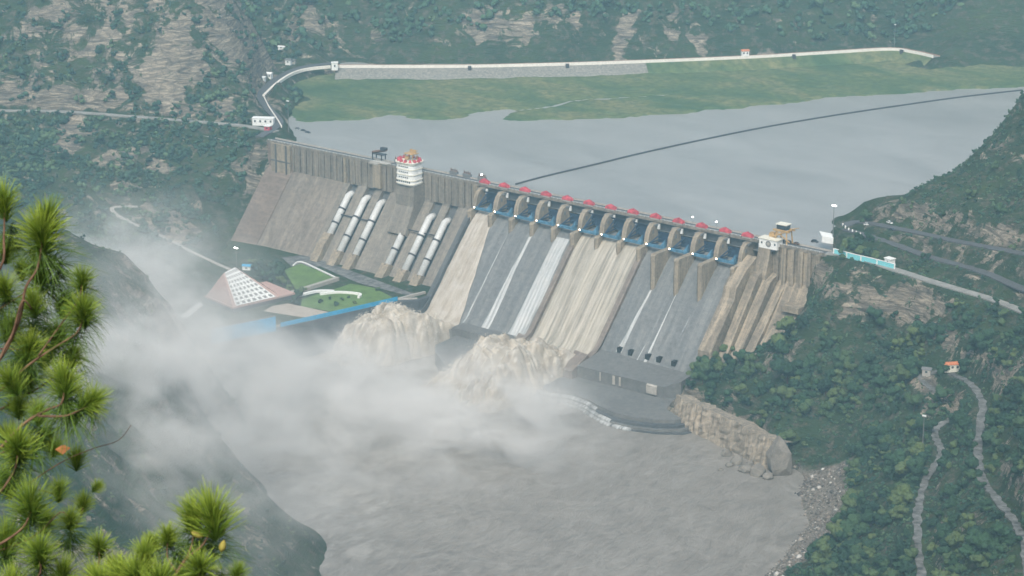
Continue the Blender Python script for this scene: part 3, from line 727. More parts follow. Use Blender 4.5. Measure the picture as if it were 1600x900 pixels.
for i in range(12):
    xc = PX[i] + P / 2; wv = P / 2 - 1.9
    opened = i in (0, 5, 6, 7)
    g_lift = 8.0 if opened else 0.0
    # curved skin plate pivoting at the trunnion on the piers
    tz, ty = 87.0, -11.5
    R_ = 12.8; arc = []
    for k in range(9):
        a = math.radians(20 + g_lift * 2.6 - 4.5 * k * 1.25)
        arc.append((ty + R_ * math.cos(a), tz + R_ * math.sin(a) + 0.5))
    g = MB().prism_x(arc + [(y - 0.5, z) for y, z in reversed(arc)], xc - wv, xc + wv).build('radial_gate', M['blue_gate'], dam, world=True)
    for sx in (-1, 1):
        b = MB()
        for k in (1, 4, 7): b.tube([(xc + sx * (wv - 1.6), ty, tz - 0.5), (xc + sx * (wv - 2.6), arc[k][0] - 0.3, arc[k][1])], 0.45, 6)
        b.build('gate_arm', M['blue_gate'], g)
    # light blue trunnion beam and side fairing
    bm = MB().box((xc, -12.8, 85.6), (P - 3.75, 2.6, 1.5))
    bm.build('trunnion_beam', M['blue_beam'], dam)
    b = MB().add([(xc + wv - 3.6, -12.0, 86.3), (xc + wv, -12.0, 86.3), (xc + wv, -12.0, 91.6), (xc + wv - 3.6, -14.4, 86.3), (xc + wv, -14.4, 86.3), (xc + wv, -13.4, 91.6)],
                 [(0, 1, 2), (5, 4, 3), (0, 3, 4, 1), (1, 4, 5, 2), (2, 5, 3, 0)])
    b.build('side_bracket', M['blue_beam'], dam)
    MB().box((xc + 0.6, 3.0, 94.9), (P - 4, 0.6, 5.2)).build('head_wall', M['conc_dark'], dam)
    MB().box((xc - wv + 1.1, -0.6, 95.6), (1.7, 1.2, 3.4)).build('hoist_box', M['white'], dam)
# crest road deck, parapets and kerbs
MB().box((34, 4.6, 98.9), (502, 9.6, 1.2)).build('road_deck', M['conc_plain'], dam)
MB().box((34, 4.6, 99.53), (502, 7.2, 0.05)).build('carriageway', M['asphalt'], dam)
b = MB().box((34, -0.45, 99.55), (502, 0.55, 1.9)); b.build('parapet', M['conc_neck'], dam)
b = MB().box((34, 9.25, 99.75), (502, 0.4, 1.4)); b.build('parapet', M['conc_plain'], dam)
b = MB()
for k in range(147): b.box((-215 + k * 3.4, -0.45, 100.9), (0.16, 0.16, 0.9))
b.tube([(-216, -0.45, 101.3), (284, -0.45, 101.3)], 0.07, 5).tube([(-216, -0.45, 100.9), (284, -0.45, 100.9)], 0.05, 5)
b.build('railing', M['white'], dam)
MB().box((-100, 1.2, 100.4), (16, 5.6, 0.7)).box((-104, -1.6, 99.7), (9, 3.4, 1.3)).build('bay_platform', M['conc_plain'], dam)
# aprons at the toe
MB().prism_z([(37, -70), (96, -70), (96, -84), (38, -83)], 2, 20.5).build('toe_slab', M['conc_apron'], dam)
MB().prism_z([(42, -82), (92, -82), (97, -100), (100, -121), (92, -136), (78, -138), (52, -118), (44, -108)], -4, [15.5] * 8).build('apron', M['conc_apron'], dam)
MB().prism_z([(80, -108), (101, -100), (103, -125), (93, -140)], -4, 14.2).build('apron_step', M['conc_dark'], dam)
MB().prism_z([(150, -60), (228, -52), (230, -82), (222, -90), (153, -91)], 2, [24.3, 24.3, 22.5, 19.5, 19.5]).build('toe_slab', M['conc_apron'], dam)
ap = [(150, -85), (228, -78), (252, -84), (255, -108), (250, -118), (240, -125), (226, -130), (212, -131), (198, -127), (186, -122), (172, -120), (158, -124), (148, -122), (143, -112), (144, -95)]
MB().prism_z(ap, -4, 11.6).build('apron', M['conc_apron'], dam)
cxa, cya = 200, -100
for k, (gr, zz) in enumerate(((1.07, 9.2), (1.13, 7.2), (1.18, 5.7))):
    MB().prism_z([(cxa + (x - cxa) * gr, cya + (y - cya) * (gr + 0.05) + (0 if k else 0)) for x, y in ap], -4, zz).build('apron_step', M['conc_dark' if k != 1 else 'conc_apron'], dam)
for gr, zz, a0, a1 in ((1.045, 10.6, 8, 14), (1.10, 8.2, 7, 14), (1.155, 6.3, 6, 13)):
    V = []; n_ = 0; L_ = smooth_line([np.array([cxa + (x - cxa) * gr, cya + (y - cya) * (gr + 0.05), zz]) for x, y in ap[a0:a1]], 10); fl_ = []
    for q, p in enumerate(L_):
        w_ = 1.6
        V += [p + np.array([-.3, 1.2, .25]), p + np.array([0, -w_, -.1]), p + np.array([0, -w_ - .5, -1.6])]; fl_ += [.50, .55, .36]
    F = [(3*q+m, 3*q+3+m, 3*q+4+m, 3*q+1+m) for q in range(len(L_)-1) for m in (0, 1)]
    tag(link_mesh('water_cascade', V, F, M['white_flow'], None, True, {'film': fl_}), 'thin white water spilling over the apron steps', 'spillway water', None, 'stuff')
MB().prism_z([(142, -79), (153, -79), (153, -97), (146, -97)], 0, [25, 24, 17, 17]).build('pier_end', M['conc_wall'], dam)
MB().prism_z([(90, -74), (97.5, -74), (97.5, -88), (92, -86)], 0, [25, 24, 18, 18]).build('pier_end', M['conc_wall'], dam)
for x in (167.5, 176.5, 190.5, 199.5, 211.5): MB().box((x, -62.6, 26.2), (3.0, 3.6, 3.4)).build('drain_opening', M['rubber'], dam)
MB().prism_x([(-90.2, 13), (-91.3, 13), (-91.3, 18.6), (-90.2, 19.4)], 209, 217).build('pale_panel', M['conc_plain'], dam)
for q, w_ in ((183, 2), (188, 1.5), (172, 1)): MB().box((q, -91.3, 16), (w_, 0.5, 6)).build('spill_mark', M['conc_plain'], dam)

# white control tower on a buttress, red clusters round its top
tw = tag(empty('control_tower', (-64.5, -8, 84)), 'white round-fronted control tower with red top ring, standing on the dam crest', 'tower')
def rnd(cx, cy, wx, wy, r, n=6):
    out = []
    for sx, sy, a0 in ((1, 1, 0), (-1, 1, 90), (-1, -1, 180), (1, -1, 270)):
        for k in range(n + 1):
            a = math.radians(a0 + 90 * k / n); out.append((cx + sx * (wx - r) + r * math.cos(a), cy + sy * (wy - r) + r * math.sin(a)))
    return out
MB().prism_x([(2, 60), (2, 92), (-12.5, 92), (-13.5, 84), (-13.5, 76), (-16, 72), (-24, 57), (-21, 55)], -73.2, -55.8).build('support', M['conc_pen'], dam)
MB().prism_z(rnd(-64.5, -7.5, 8.6, 7.0, 4.2), 92.0, 108.6).build('body', M['white'], tw)
for z in (92.6, 95.4, 99.6, 103.6, 107.4):
    MB().prism_z(rnd(-64.5, -7.5, 9.0, 7.4, 4.4), z, z + 0.7).build('ledge', M['cream'], tw)
b = MB()
for k in range(-3, 4): b.box((-64.5 + k * 1.9, -14.42, 94.6), (1.2, 0.3, 1.1))
b.build('window', M['glass'], tw)
for z in (101.9, 97.9, 105.9):
    b = MB()
    for k in range(-2, 3): b.box((-64.5 + k * 1.9, -14.44, z), (1.1, 0.25, 1.0))
    b.build('window', M['glass'], tw)
MB().prism_z(rnd(-64.5, -7.5, 9.6, 8.0, 4.8), 108.6, 109.4).build('roof', M['cream'], tw)
for k in range(14):
    a = 2 * math.pi * k / 14; c = (-64.5 + 8.7 * math.cos(a), -7.5 + 7.0 * math.sin(a), 110.3)
    MB().box(c, (2.6, 2.0, 2.0), a, 0.55).build('red_cap', M['red'], tw)
b = MB()
for q in ((-67, -9), (-60, -9), (-67, -4), (-60, -4)): b.box((q[0], q[1], 112), (0.5, 0.5, 5.6))
b.box((-63.5, -6.5, 114.6), (9, 7, 0.5)).box((-62, -6, 116.2), (6, 0.6, 2.6)).box((-66, -8, 111.2), (3, 2.4, 2.2))
b.tube([(-68, -9, 113.4), (-59, -4, 116.8)], 0.3, 5).tube([(-59, -9, 113), (-66, -3, 117)], 0.3, 5)
b.build('roof_frame', M['ochre'], tw)

# red-hooded hoists over the piers
def hoist(x, lb):
    r = tag(empty('gate_hoist', (x, -0.2, 100.5)), lb, 'gate hoist', 'red gate hoists along the spillway crest')
    MB().box((x, 0.0, 100.9), (7.4, 2.2, 1.6), 0, 0.96).build('base', M['conc_plain'], r)
    for k, dx in enumerate((-2.9, -1.5, 0.0, 1.5, 2.9)):
        h = (1.5, 2.1, 2.6, 2.1, 1.5)[k]
        MB().box((x + dx, 0.0, 101.9 + h * .5), (1.9, 2.6, h * 1.0), 0.2, 0.62).build('red_hood', M['red'], r)
    MB().box((x, 0.0, 102.1), (8.8, 2.8, 1.7), 0, 0.85).build('red_cover', M['red'], r)
    return r
ordn = ['first', 'second', 'third', 'fourth', 'fifth', 'sixth', 'seventh', 'eighth', 'ninth', 'tenth', 'eleventh', 'twelfth', 'last']
h0 = hoist(PX[0] + 0.8, 'small red hoist cover at the penstock end of the spillway crest, first of the row')
for i in range(1, 13):
    r = copy_tree(h0); r.location.x += PX[i] - PX[0] - (2.0 if i == 12 else 0.8)
    r['label'] = ('red hoist cover above the spillway pier, %s from the left in the row' % ordn[i]) if i < 12 else 'last red hoist cover beside the ochre gantry crane'
# lit floodlights under the deck between the piers
def flood(x):
    r = tag(empty('floodlight', (x, -14.6, 86.4)), '', 'floodlight', 'lit floodlights on the blue beams')
    MB().box((x, -14.4, 86.6), (0.35, 0.35, 1.2)).build('bracket', M['steel'], r)
    s = []
    b = MB().tube([(x, -14.9, 87.0), (x, -15.5, 86.8)], [0.35, 0.8], 10); b.build('housing', M['steel'], r)
    MB().tube([(x, -15.52, 86.8), (x, -15.75, 86.75)], [0.6, 0.4], 10).build('bulb', M['lamp'], r)
    return r
f0 = flood(PX[0] + 3.4)
f0['label'] = 'lit floodlight nearest the penstocks, above the muddy left spill'
for i in range(1, 12):
    r = copy_tree(f0); r.location.x += PX[i] - PX[0]
    r['label'] = 'lit floodlight on the blue beam over the spillway, %s from the left' % ordn[i] if i < 11 else 'last lit floodlight beside the tan right training wall'

# ------------------------------------------------------------------ water coming down the chute
def flow(name, mat, tl, tr, bl, br, nt_, nb_, lift, lb, film=None, n=40, m=26):
    V = []; at_ = []
    for i in range(n + 1):
        t = i / n; nn = nt_ + (nb_ - nt_) * t; z = chute_z(nn)
        xl = tl + (bl - tl) * t; xr = tr + (br - tr) * t
        jg = float(fbm(np.array([nn]), np.array([tl * 3.0]), 5.0, 3, 3)[0]) * min(1.3, .12 * abs(xr - xl)) * t; xl -= jg * (1 if tl < 70 or tl > 160 else 0); xr += jg * (1 if tr < 40 or (tr > 160) else 0)
        for j in range(m + 1):
            s = j / m; x = xl + (xr - xl) * s
            e = math.sin(math.pi * min(1, max(0, s))) ** 0.3
            hh = (lift * (0.35 + 0.65 * e) + 0.28 * math.sin(x * 2.1 + 3 * math.sin(nn * 0.05)) * e) * (0.6 + 0.4 * t)
            V.append((x, -nn - hh * 0.6, z + hh * 0.75)); at_.append(1.0 if film is None else film(s, t))
    F = np.array([(i * (m + 1) + j, (i + 1) * (m + 1) + j, (i + 1) * (m + 1) + j + 1, i * (m + 1) + j + 1) for i in range(n) for j in range(m)])
    # sides and underside close it to a body of water
    o = link_mesh(name, V, F, mat, None, True, {'film': at_})
    return tag(o, lb, 'spillway water', None, 'stuff')
flow('water_flow', M['mud_flow'], 2.0, 17.0, 1.4, 37.0, 8, 80, 1.8, 'brown muddy water rushing down the leftmost spillway bay')
flow('water_flow', M['mud_flow2'], PX[5] + 2.0, PX[8] - 2.1, PX[5] + 2.0, PX[8] - 2.1, 8, 80, 1.6, 'wide muddy water sheet streaked pale, running down the middle spillway bays', n=50, m=60)
flow('water_flow', M['white_flow'], 77.6, 90.5, 76.4, 91.0, 15, 78, 0.9, 'broad white water band beside the dark divide wall', lambda s, t: 0.95 * (1 - max(0, s - 0.72) * 2.0))
flow('water_flow', M['white_flow'], 55.2, 58.2, 51.5, 60.5, 17, 77, 0.7, 'narrow white water streak below the third spillway pier', lambda s, t: 0.85 * math.sin(math.pi * s) ** 0.5)
flow('water_flow', M['white_flow'], 37.0, 38.5, 34.5, 38.5, 18, 77, 0.5, 'faint water streak between the leftmost muddy flow and the white streak', lambda s, t: 0.55 * math.sin(math.pi * s))
flow('water_flow', M['white_flow'], 169.3, 171.0, 164.0, 170.0, 30, 64, 0.5, 'white water streak below the long pier next to the middle flow', lambda s, t: 0.8 * math.sin(math.pi * s) ** 0.6)
flow('water_flow', M['white_flow'], 189.6, 190.4, 188.5, 191.5, 30, 66, 0.4, 'thin white streak down the right-hand chute, below the middle long pier', lambda s, t: 0.72 * math.sin(math.pi * s) ** 0.6)
flow('water_flow', M['white_flow'], 186.0, 186.6, 183.0, 184.0, 34, 66, 0.3, 'hairline water streak in the centre of the right-hand chute', lambda s, t: 0.5 * math.sin(math.pi * s))
flow('water_flow', M['white_flow'], 207.6, 208.2, 205.0, 206.6, 32, 66, 0.3, 'faint thin water streak nearest the tan right training wall', lambda s, t: 0.45 * math.sin(math.pi * s))
# the leaping, churning water off the two flip lips
DROPS = []
def billow(name, x0, x1, spread, n0, n1, prof, seed, lb, amp=4.2, lean=0.0, res=0.8):
    ns = np.arange(n0, n1, res); us = np.linspace(0, 1, int((x1 - x0 + 2 * spread) / res))
    U, N = np.meshgrid(us, ns, indexing='ij'); t = (N - n0) / (n1 - n0)
    k = np.clip(t * 3.5, 0, 1)
    wig = fbm(N, N * 0 + seed, 16, 3, seed) * 9 * k
    xl = x0 - spread * np.minimum(1, t * 1.9) + lean * t + wig; xr = x1 + spread * 0.45 * np.minimum(1, t * 1.9) + lean * t - wig * .6
    X = xl + (xr - xl) * U; Y = -N
    zc = np.interp(N, [p[0] for p in prof], [p[1] for p in prof]) * (1 + 0.22 * k * fbm(X, N * .5, 17, 2, seed + 11))
    edge = np.clip(np.minimum(U / (0.04 + 0.30 * k), (1 - U) / (0.03 + 0.24 * k)), 0, 1); edge = np.sin(edge * math.pi / 2) ** (1.0)
    Z = 2 + (zc - 2) * edge
    # folds run along the flow, then break into rounder and rounder puffs
    ph = N * 0.9 + 5 * fbm(X, N, 22, 2, seed + 2)
    f1 = np.abs(vnoise(X / 11, ph / 24, seed)); f2 = np.abs(vnoise(X / 5.6 + 4, ph / 10.0, seed + 3)); f3 = np.abs(vnoise(X / 2.9, ph / 4.2 + 9, seed + 5)); f4 = np.abs(vnoise(X / 1.5, ph / 1.9 + 9, seed + 7))
    puff = f1 * 2.0 + f2 * 1.25 + f3 * 0.62 + f4 * 0.26 - 1.3
    g_ = amp * np.clip(k + .08, 0, 1) * np.clip(edge + 0.35, 0, 1)
    Z = Z + puff * g_; Y = Y - puff * g_ * 0.5; X = X + puff * g_ * 0.25
    a, b = X.shape; i, j = np.meshgrid(np.arange(a - 1), np.arange(b - 1), indexing='ij')
    F = np.stack([i * b + j, i * b + j + 1, (i + 1) * b + j + 1, (i + 1) * b + j], -1).reshape(-1, 4)
    r = np.random.default_rng(seed); n_ = 9000; q = r.integers(0, a * b, n_ * 3); q = q[(k.ravel()[q] > .25) & ((edge.ravel()[q] < .75) | (r.random(len(q)) < .25))][:n_]
    DROPS.append(np.stack([X.ravel()[q], Y.ravel()[q], Z.ravel()[q]], 1) + r.normal(size=(len(q), 3)) * np.array([1.2, 1.6, 1.3]) + np.array([0, -.6, .7]))
    return tag(link_mesh(name, np.stack([X.ravel(), Y.ravel(), Z.ravel()], 1), F, M['billow'], None, True), lb, 'churning water', None, 'stuff')
billow('churning_water', 1.5, 37, 15, 76, 158, [(76, 19.5), (86, 25), (98, 32), (112, 35), (126, 32), (138, 25), (150, 12), (158, 2)], 3, 'pale brown water leaping and churning off the left spillway lip', lean=-16, amp=4.2)
billow('churning_water', PX[5] + 1.5, PX[8] - 2, 17, 76, 170, [(76, 20.5), (88, 26), (102, 31.5), (118, 32.5), (134, 29), (148, 21), (160, 10), (170, 1)], 9, 'large tan billow of churning water off the middle spillway lip', lean=-14, amp=4.2)

D_ = np.concatenate(DROPS); r = np.random.default_rng(8); n_ = len(D_)
tv = r.normal(size=(n_, 3, 3)) * (r.uniform(.10, .42, n_) ** 1.0)[:, None, None] * np.array([.8, 1.0, 1.1]) + D_[:, None, :]
M['drops'] = plain('flying_spray', (0.60, 0.55, 0.48), 0.7, 0.15, 0.3)
tag(link_mesh('flying_spray', tv.reshape(-1, 3), np.arange(n_ * 3).reshape(-1, 3), M['drops']), 'torn drops of spray thrown off the churning water', None, None, 'stuff')
# ------------------------------------------------------------------ the long embankment dam across the reservoir
el = smooth_line([at(*q, 101.0) for q in [(1462,89),(1430,82),(1390,77),(1300,82),(1160,90),(960,98),(820,102),(700,104),(525,104)]], 4)
el2 = smooth_line([at(*q, 100.8) for q in [(516,104),(480,108),(455,116),(432,131),(412,150)]], 4)
em = tag(empty('embankment_dam', el[20]), 'long low embankment with white parapet across the far side of the reservoir', 'embankment')
rip = NT('riprap'); _n = rip.noise(0.5, None, 6, 0.75)
M['riprap'] = rip.fin(rip.ramp(_n, [(0.3, (0.09, 0.10, 0.085)), (0.5, (0.20, 0.19, 0.17)), (0.7, (0.33, 0.31, 0.28))]), 0.95)
def off_line(L, d, z):
    out = []
    for i in range(len(L)):
        t = L[min(i + 1, len(L) - 1)] - L[max(i - 1, 0)]; t = t / np.linalg.norm(t); q = np.array([-t[1], t[0], 0]) * d
        out.append(np.array([L[i][0] + q[0], L[i][1] + q[1], z]))
    return out
sgn = 1 if (off_line(el, 1, 0)[10] - el[10])[1] < 0 else -1
A = off_line(el, 17 * sgn, 92.5); B = off_line(el, 4 * sgn, 100.6); Cc = off_line(el, -5 * sgn, 100.6); Dd = off_line(el, -26 * sgn, 88)
V = []; F = []
for k in range(len(el)): V += [A[k], B[k], Cc[k], Dd[k]]
F2 = []
for k in range(len(el) - 1):
    for m_ in range(3): (F2 if k < 19 else F).append((4 * k + m_, 4 * k + 4 + m_, 4 * k + 5 + m_, 4 * k + 1 + m_))
for nm_, F_, m_ in (('stone_slope', F, 'riprap'), ('grass_slope', F2, 'marsh')):
    F_ = np.array(F_); us_, inv_ = np.unique(F_, return_inverse=True); link_mesh(nm_, np.array(V)[us_], inv_.reshape(F_.shape), M[m_], em)
M['kerb_white'] = plain('parapet_white', (0.70, 0.66, 0.60), 0.8, 0.1, 0.3)
M['earth'] = plain('red_earth', (0.30, 0.19, 0.14), 0.95, 0.3, 0.3)
MB().strip(off_line(el, 3.4 * sgn, 103.1), 0.5, 0, 2.8).build('parapet', M['kerb_white'], em)
MB().strip(off_line(el, -0.8 * sgn, 100.9), 3.4, 0, 0.4).build('crest_road', M['road_pale'], em)
MB().strip(off_line(el, -5.2 * sgn, 101.8), 0.4, 0, 1.4).build('rear_kerb', M['earth'], em)
MB().strip(el2, 1.1, 1.0, 2.4).build('parapet', M['kerb_white'], em)
for k in (6, 14, 22, 27):
    MB().box((off_line(el, 5.4 * sgn, 0)[k][0], off_line(el, 5.4 * sgn, 0)[k][1], 100.2), (3, 3, 4.4), 0.78).build('stair_head', M['dark'], em)
tag(MB().strip(smooth_line([at(*q, 100.6) for q in [(520,98),(480,103),(452,112),(425,128),(408,148),(420,170),(436,192)]] + [np.array([-231, 6, 99.8])], 5), 3.6, 0, 1.6).build('crest_approach_road', M['asphalt']), 'grey road curving from the dam end to the embankment', None, None, 'structure')
tag(MB().strip(smooth_line([at(*q, 101.2) for q in [(412,150),(420,166),(432,184),(440,197)]], 5), 0.35, 0.4, 1.8).build('road_wall', M['kerb_white']), 'pale low wall bordering the bend of the left approach road', 'wall')
# log boom
bl = smooth_line([at(*q, 92.3) for q in [(806,288),(850,276),(930,257),(1000,240),(1100,218),(1200,198),(1300,181),(1400,166),(1500,152),(1597,141)]], 8)
def near_dam(p): return p[1] > 10
tag(MB().tube([p for p in bl], 0.85, 7).build('floating_boom', M['dark']), 'long dark floating boom line stretched across the reservoir', 'boom')

# ------------------------------------------------------------------ simple buildings and furniture
def rot(cx, cy, dx, dy, a): return (cx + dx * math.cos(a) - dy * math.sin(a), cy + dx * math.sin(a) + dy * math.cos(a))
def hut(name, p, w_, d_, h_, rz, wall, roof, lb, cat='hut', pitched=True, nwin=2):
    x, y, z = p; r = tag(empty(name, (x, y, z)), lb, cat)
    MB().box((x, y, z + h_ / 2 - 0.6), (w_, d_, h_ + 1.2), rz).build('wall', wall, r)
    if pitched:
        V = []
        for dx, dy, dz in ((-1,-1,0),(1,-1,0),(1,1,0),(-1,1,0),(-1,0,1),(1,0,1)):
            q = rot(x, y, dx * (w_ / 2 + 0.5), dy * (d_ / 2 + 0.5), rz); V.append((q[0], q[1], z + h_ + dz * d_ * 0.28))
        MB().add(V, [(0,1,5,4),(2,3,4,5),(1,2,5),(3,0,4),(3,2,1,0)]).build('roof', roof, r)
    else:
        MB().box((x, y, z + h_ + 0.3), (w_ + 0.8, d_ + 0.8, 0.5), rz).build('roof', roof, r)
    for k in range(nwin):
        dx = (k - (nwin - 1) / 2) * w_ / max(nwin, 1); q = rot(x, y, dx, -d_ / 2 - 0.03, rz)
        MB().box((q[0], q[1], z + h_ * 0.55), (min(1.4, w_ / nwin * 0.5), 0.12, h_ * 0.38), rz).build('window', M['glass'], r)
    return r
def g(px, py, z): 
    p = at(px, py, z); return (p[0], p[1], z)
hut('white_building', g(412, 193, 100.3), 17, 6, 4.5, 0.55, M['white'], M['white'], 'long low white building beside the road at the left end of the dam', 'building', False, 4)
hut('guard_kiosk', g(419, 203, 100.0), 4.5, 4.5, 3.2, 0.3, M['red'], M['white'], 'small red and white guard kiosk at the left end of the crest', 'kiosk', False, 1)
hut('white_kiosk', g(523, 107, 101.2), 5.5, 5, 5.2, 0.75, M['white'], M['white'], 'square white kiosk where the embankment parapet starts', 'kiosk', False, 1)
hut('small_house', g(420, 121, 101), 6, 5, 3.5, 0.4, M['white'], M['white'], 'white small house beside the curving road, nearest the mountain foot', 'house', True, 2)
hut('small_house', g(411, 126, 102.0), 4, 4, 3, 0.4, M['white'], M['white'], 'tiny white hut under the mountain foot, left of its neighbour house', 'house', True, 1)
hut('small_house', g(451, 99, 101.5), 5, 4.5, 3.2, 0.4, M['white'], M['steel'], 'white small house behind the road bend near the embankment', 'house', True, 1)
hut('small_house', g(459, 98, 101.5), 3, 3, 2.6, 0.4, M['conc_plain'], M['steel'], 'little grey shed right of the white house behind the road bend', 'house', True, 1)
hut('small_house', g(440, 76, 103.5), 6, 3, 2, 0.4, M['white'], M['white'], 'lone white hut on the green slope behind the road bend', 'house', True, 1)
hut('red_roofed_house', g(1164, 86, 102.5), 6.5, 5, 4, 0.8, M['white'], M['orange'], 'white house with red roof behind the far embankment', 'house', True, 2)
hut('yellow_hut', g(1486, 577, 66), 9.5, 4.5, 3.6, 0.85, M['cream'], M['orange'], 'cream hut with orange roof above the track on the right hillside', 'hut', True, 3)
hut('grey_shed', g(1448, 584, 60.5), 5, 4, 3.2, 0.3, M['conc_plain'], M['steel'], 'grey shed with curved pale roof left of the orange roofed hut', 'shed', True, 1)
hut('white_hut', g(1390, 414, 100.3), 5.5, 4, 4.2, -0.25, M['white'], M['white'], 'small white hut at the far end of the turquoise wall', 'hut', False, 1)
# turquoise wall beside the right road
tl = [at(1302, 396, 100.0), at(1330, 404, 100), at(1360, 411, 100), at(1397, 420.5, 100.3)]
tq = tag(empty('turquoise_wall', tl[0]), 'long turquoise painted wall beside the road at the right end of the dam', 'wall')
MB().strip([p + np.array([0, 1.0, 3.0]) for p in smooth_line(tl, 4)], 0.3, 0, 4.0).build('panel', M['teal'], tq)
MB().strip([p + np.array([0, 1.0, 3.25]) for p in smooth_line(tl, 4)], 0.45, 0, 0.24).build('coping', M['white'], tq)
for k in range(5):
    p = smooth_line(tl, 4)[k * 3]; MB().box((p[0], p[1] + 0.5, 101.6), (0.7, 0.7, 3.8)).build('post', M['white'], tq)
# white gate house with emblem under the gantry crane
gh = tag(empty('gate_house', (246, -1, 96)), 'white gate house with a round emblem, projecting below the ochre crane', 'gate house')
MB().prism_x([(3, 97), (3, 103.2), (-4.0, 103.2), (-4.0, 97.0)], 237.2, 251.0).build('body', M['white'], gh)
MB().box((244.1, -0.5, 103.5), (15.0, 8.2, 0.6)).build('roof', M['cream'], gh)
b = MB().tube([(244.3, -4.0, 100.3), (244.3, -4.14, 100.3)], 2.1, 24); b.build('emblem', M['steel'], gh)
MB().tube([(244.3, -4.14, 100.3), (244.3, -4.2, 100.3)], [1.25, 1.2], 18).build('emblem_disc', M['conc_plain'], gh)
b = MB().box((239.2, -4.05, 100.6), (1.1, 0.14, 1.4)); b.build('window', M['glass'], gh)
b = MB().box((249.3, -4.05, 100.6), (1.1, 0.14, 1.4)); b.build('window', M['glass'], gh)
MB().box((243.5, -1.5, 96.2), (9, 4.5, 1.6)).build('walkway', M['dark'], gh)
# gantry crane
cr_ = tag(empty('gantry_crane', (250, 4, 99.5)), 'ochre gantry crane with pale cab standing on the crest road', 'crane')
for sx in (-1, 1):
    for sy in (-1, 1):
        x, y = 251 + sx * 4.6, 4.2 + sy * 3.6
        l_ = MB().tube([(x, y, 100.2), (x - sx * 0.9, y - sy * 0.5, 109.0)], [0.62, 0.5], 6).build('leg', M['ochre'], cr_)
        MB().tube([(x - 0.5, y, 100.0), (x + 0.5, y, 100.0)], 0.55, 10).build('wheel', M['dark'], l_)
MB().box((251, 0.8, 109.4), (12.5, 1.0, 1.3)).build('girder', M['ochre'], cr_)
MB().box((251, 7.6, 109.4), (12.5, 1.0, 1.3)).build('girder', M['ochre'], cr_)
MB().box((246.2, 4.2, 109.5), (1.0, 7.0, 1.0)).build('cross_beam', M['ochre'], cr_)
MB().box((255.8, 4.2, 109.5), (1.0, 7.0, 1.0)).build('cross_beam', M['ochre'], cr_)
MB().box((250.5, 4.2, 111.6), (7.4, 5.4, 3.2)).build('machine_house', M['glass'], cr_)
MB().box((250.5, 4.2, 113.4), (8.4, 6.4, 0.6)).build('house_roof', M['cream'], cr_)
MB().tube([(244.5, 1.0, 104.5), (258.6, 1.0, 111.2)], 0.55, 5).build('diagonal_brace', M['ochre'], cr_)
MB().tube([(257.5, 1.0, 102.5), (246.5, 1.0, 108.6)], 0.4, 5).build('diagonal_brace', M['ochre'], cr_)
MB().box((243.2, 3.5, 103.8), (4.4, 4.4, 5.5), 0, 0.85).build('winch_housing', M['ochre'], cr_)
MB().tube([(255.5, 4.2, 110.5), (262.5, 4.2, 112.6)], [0.45, 0.25], 5).build('jib', M['ochre'], cr_)
# dark steel portal and hoist frames on the left crest
fr = tag(empty('steel_portal', (-108, 8, 99.5)), 'dark steel portal frame with sloping top on the left crest', 'portal frame')
for x in (-113, -104):
    for y in (6.2, 10.6): MB().box((x, y, 102), (0.6, 0.6, 5.4)).build('leg', M['dark'], fr)
MB().tube([(-115, 8.4, 104.6), (-101, 8.4, 108.2)], 1.0, 4).build('top_beam', M['rust'], fr)
MB().box((-103.5, 8.4, 108.8), (5, 3, 2.2)).build('winch', M['dark'], fr)
MB().box((-108, 8.4, 104.2), (11, 5, 0.5)).build('platform', M['dark'], fr)
def intake(x, lb):
    r = tag(empty('intake_hoist', (x, 8, 99.5)), lb, 'intake hoist', 'dark intake hoists along the left crest')
    MB().box((x, 9.6, 101.0), (7.0, 2.2, 2.4)).build('base', M['steel'], r)
    for k, dx in enumerate((-2.6, -0.9, 0.9, 2.6)):
        MB().tube([(x + dx, 9.6, 102.1), (x + dx * 1.1, 9.6, 104.4 - 0.5 * (k % 2))], [0.6, 0.22], 6).build('hoist_stem', M['rust'], r)
    MB().box((x, 9.6, 103.2), (6.2, 0.4, 0.4)).build('crossbar', M['dark'], r)
    return r
i0 = intake(-90, 'dark intake hoist between the steel portal and the white control tower')
for x, lb in ((-36, 'dark intake hoist right of the control tower, first after it'), (-23.5, 'dark intake hoist in the middle between control tower and first red hoist'), (-9.5, 'dark intake hoist right beside the first red hoist')):
    r = copy_tree(i0); r.location.x += x + 90; r['label'] = lb
# lamp masts
def mast(p, h, lb, lit=True, arm=1.6):
    x, y, z = p; r = tag(empty('lamp_mast', (x, y, z)), lb, 'lamp mast')
    MB().tube([(x, y, z - 0.5), (x, y, z + h)], [0.34, 0.17], 8).build('pole', M['steel'], r)
    MB().tube([(x - arm, y, z + h), (x + arm, y, z + h)], 0.16, 6).build('crossarm', M['steel'], r)
    MB().box((x, y, z + h + 0.5), (arm * 1.9, 0.9, 0.7)).build('lamp_head', M['lamp_white'] if lit else M['white'], r)
mast(g(451, 205, 99.5), 24, 'tall lamp mast at the left end of the dam, against the green marsh', False, 1.2)
mast(g(1301, 377, 100), 24, 'tall lit lamp mast standing alone against the reservoir at the right end')
mast(g(370, 425, 30), 18, 'lamp mast at the foot of the pale path beside the pyramid building')
mast(g(1397, 76, 101), 22, 'thin mast behind the right end of the far embankment', False, 0.8)
mast(g(1441, 705, 47), 21, 'thin lamp mast beside the stony track on the right hillside', False, 1.2)
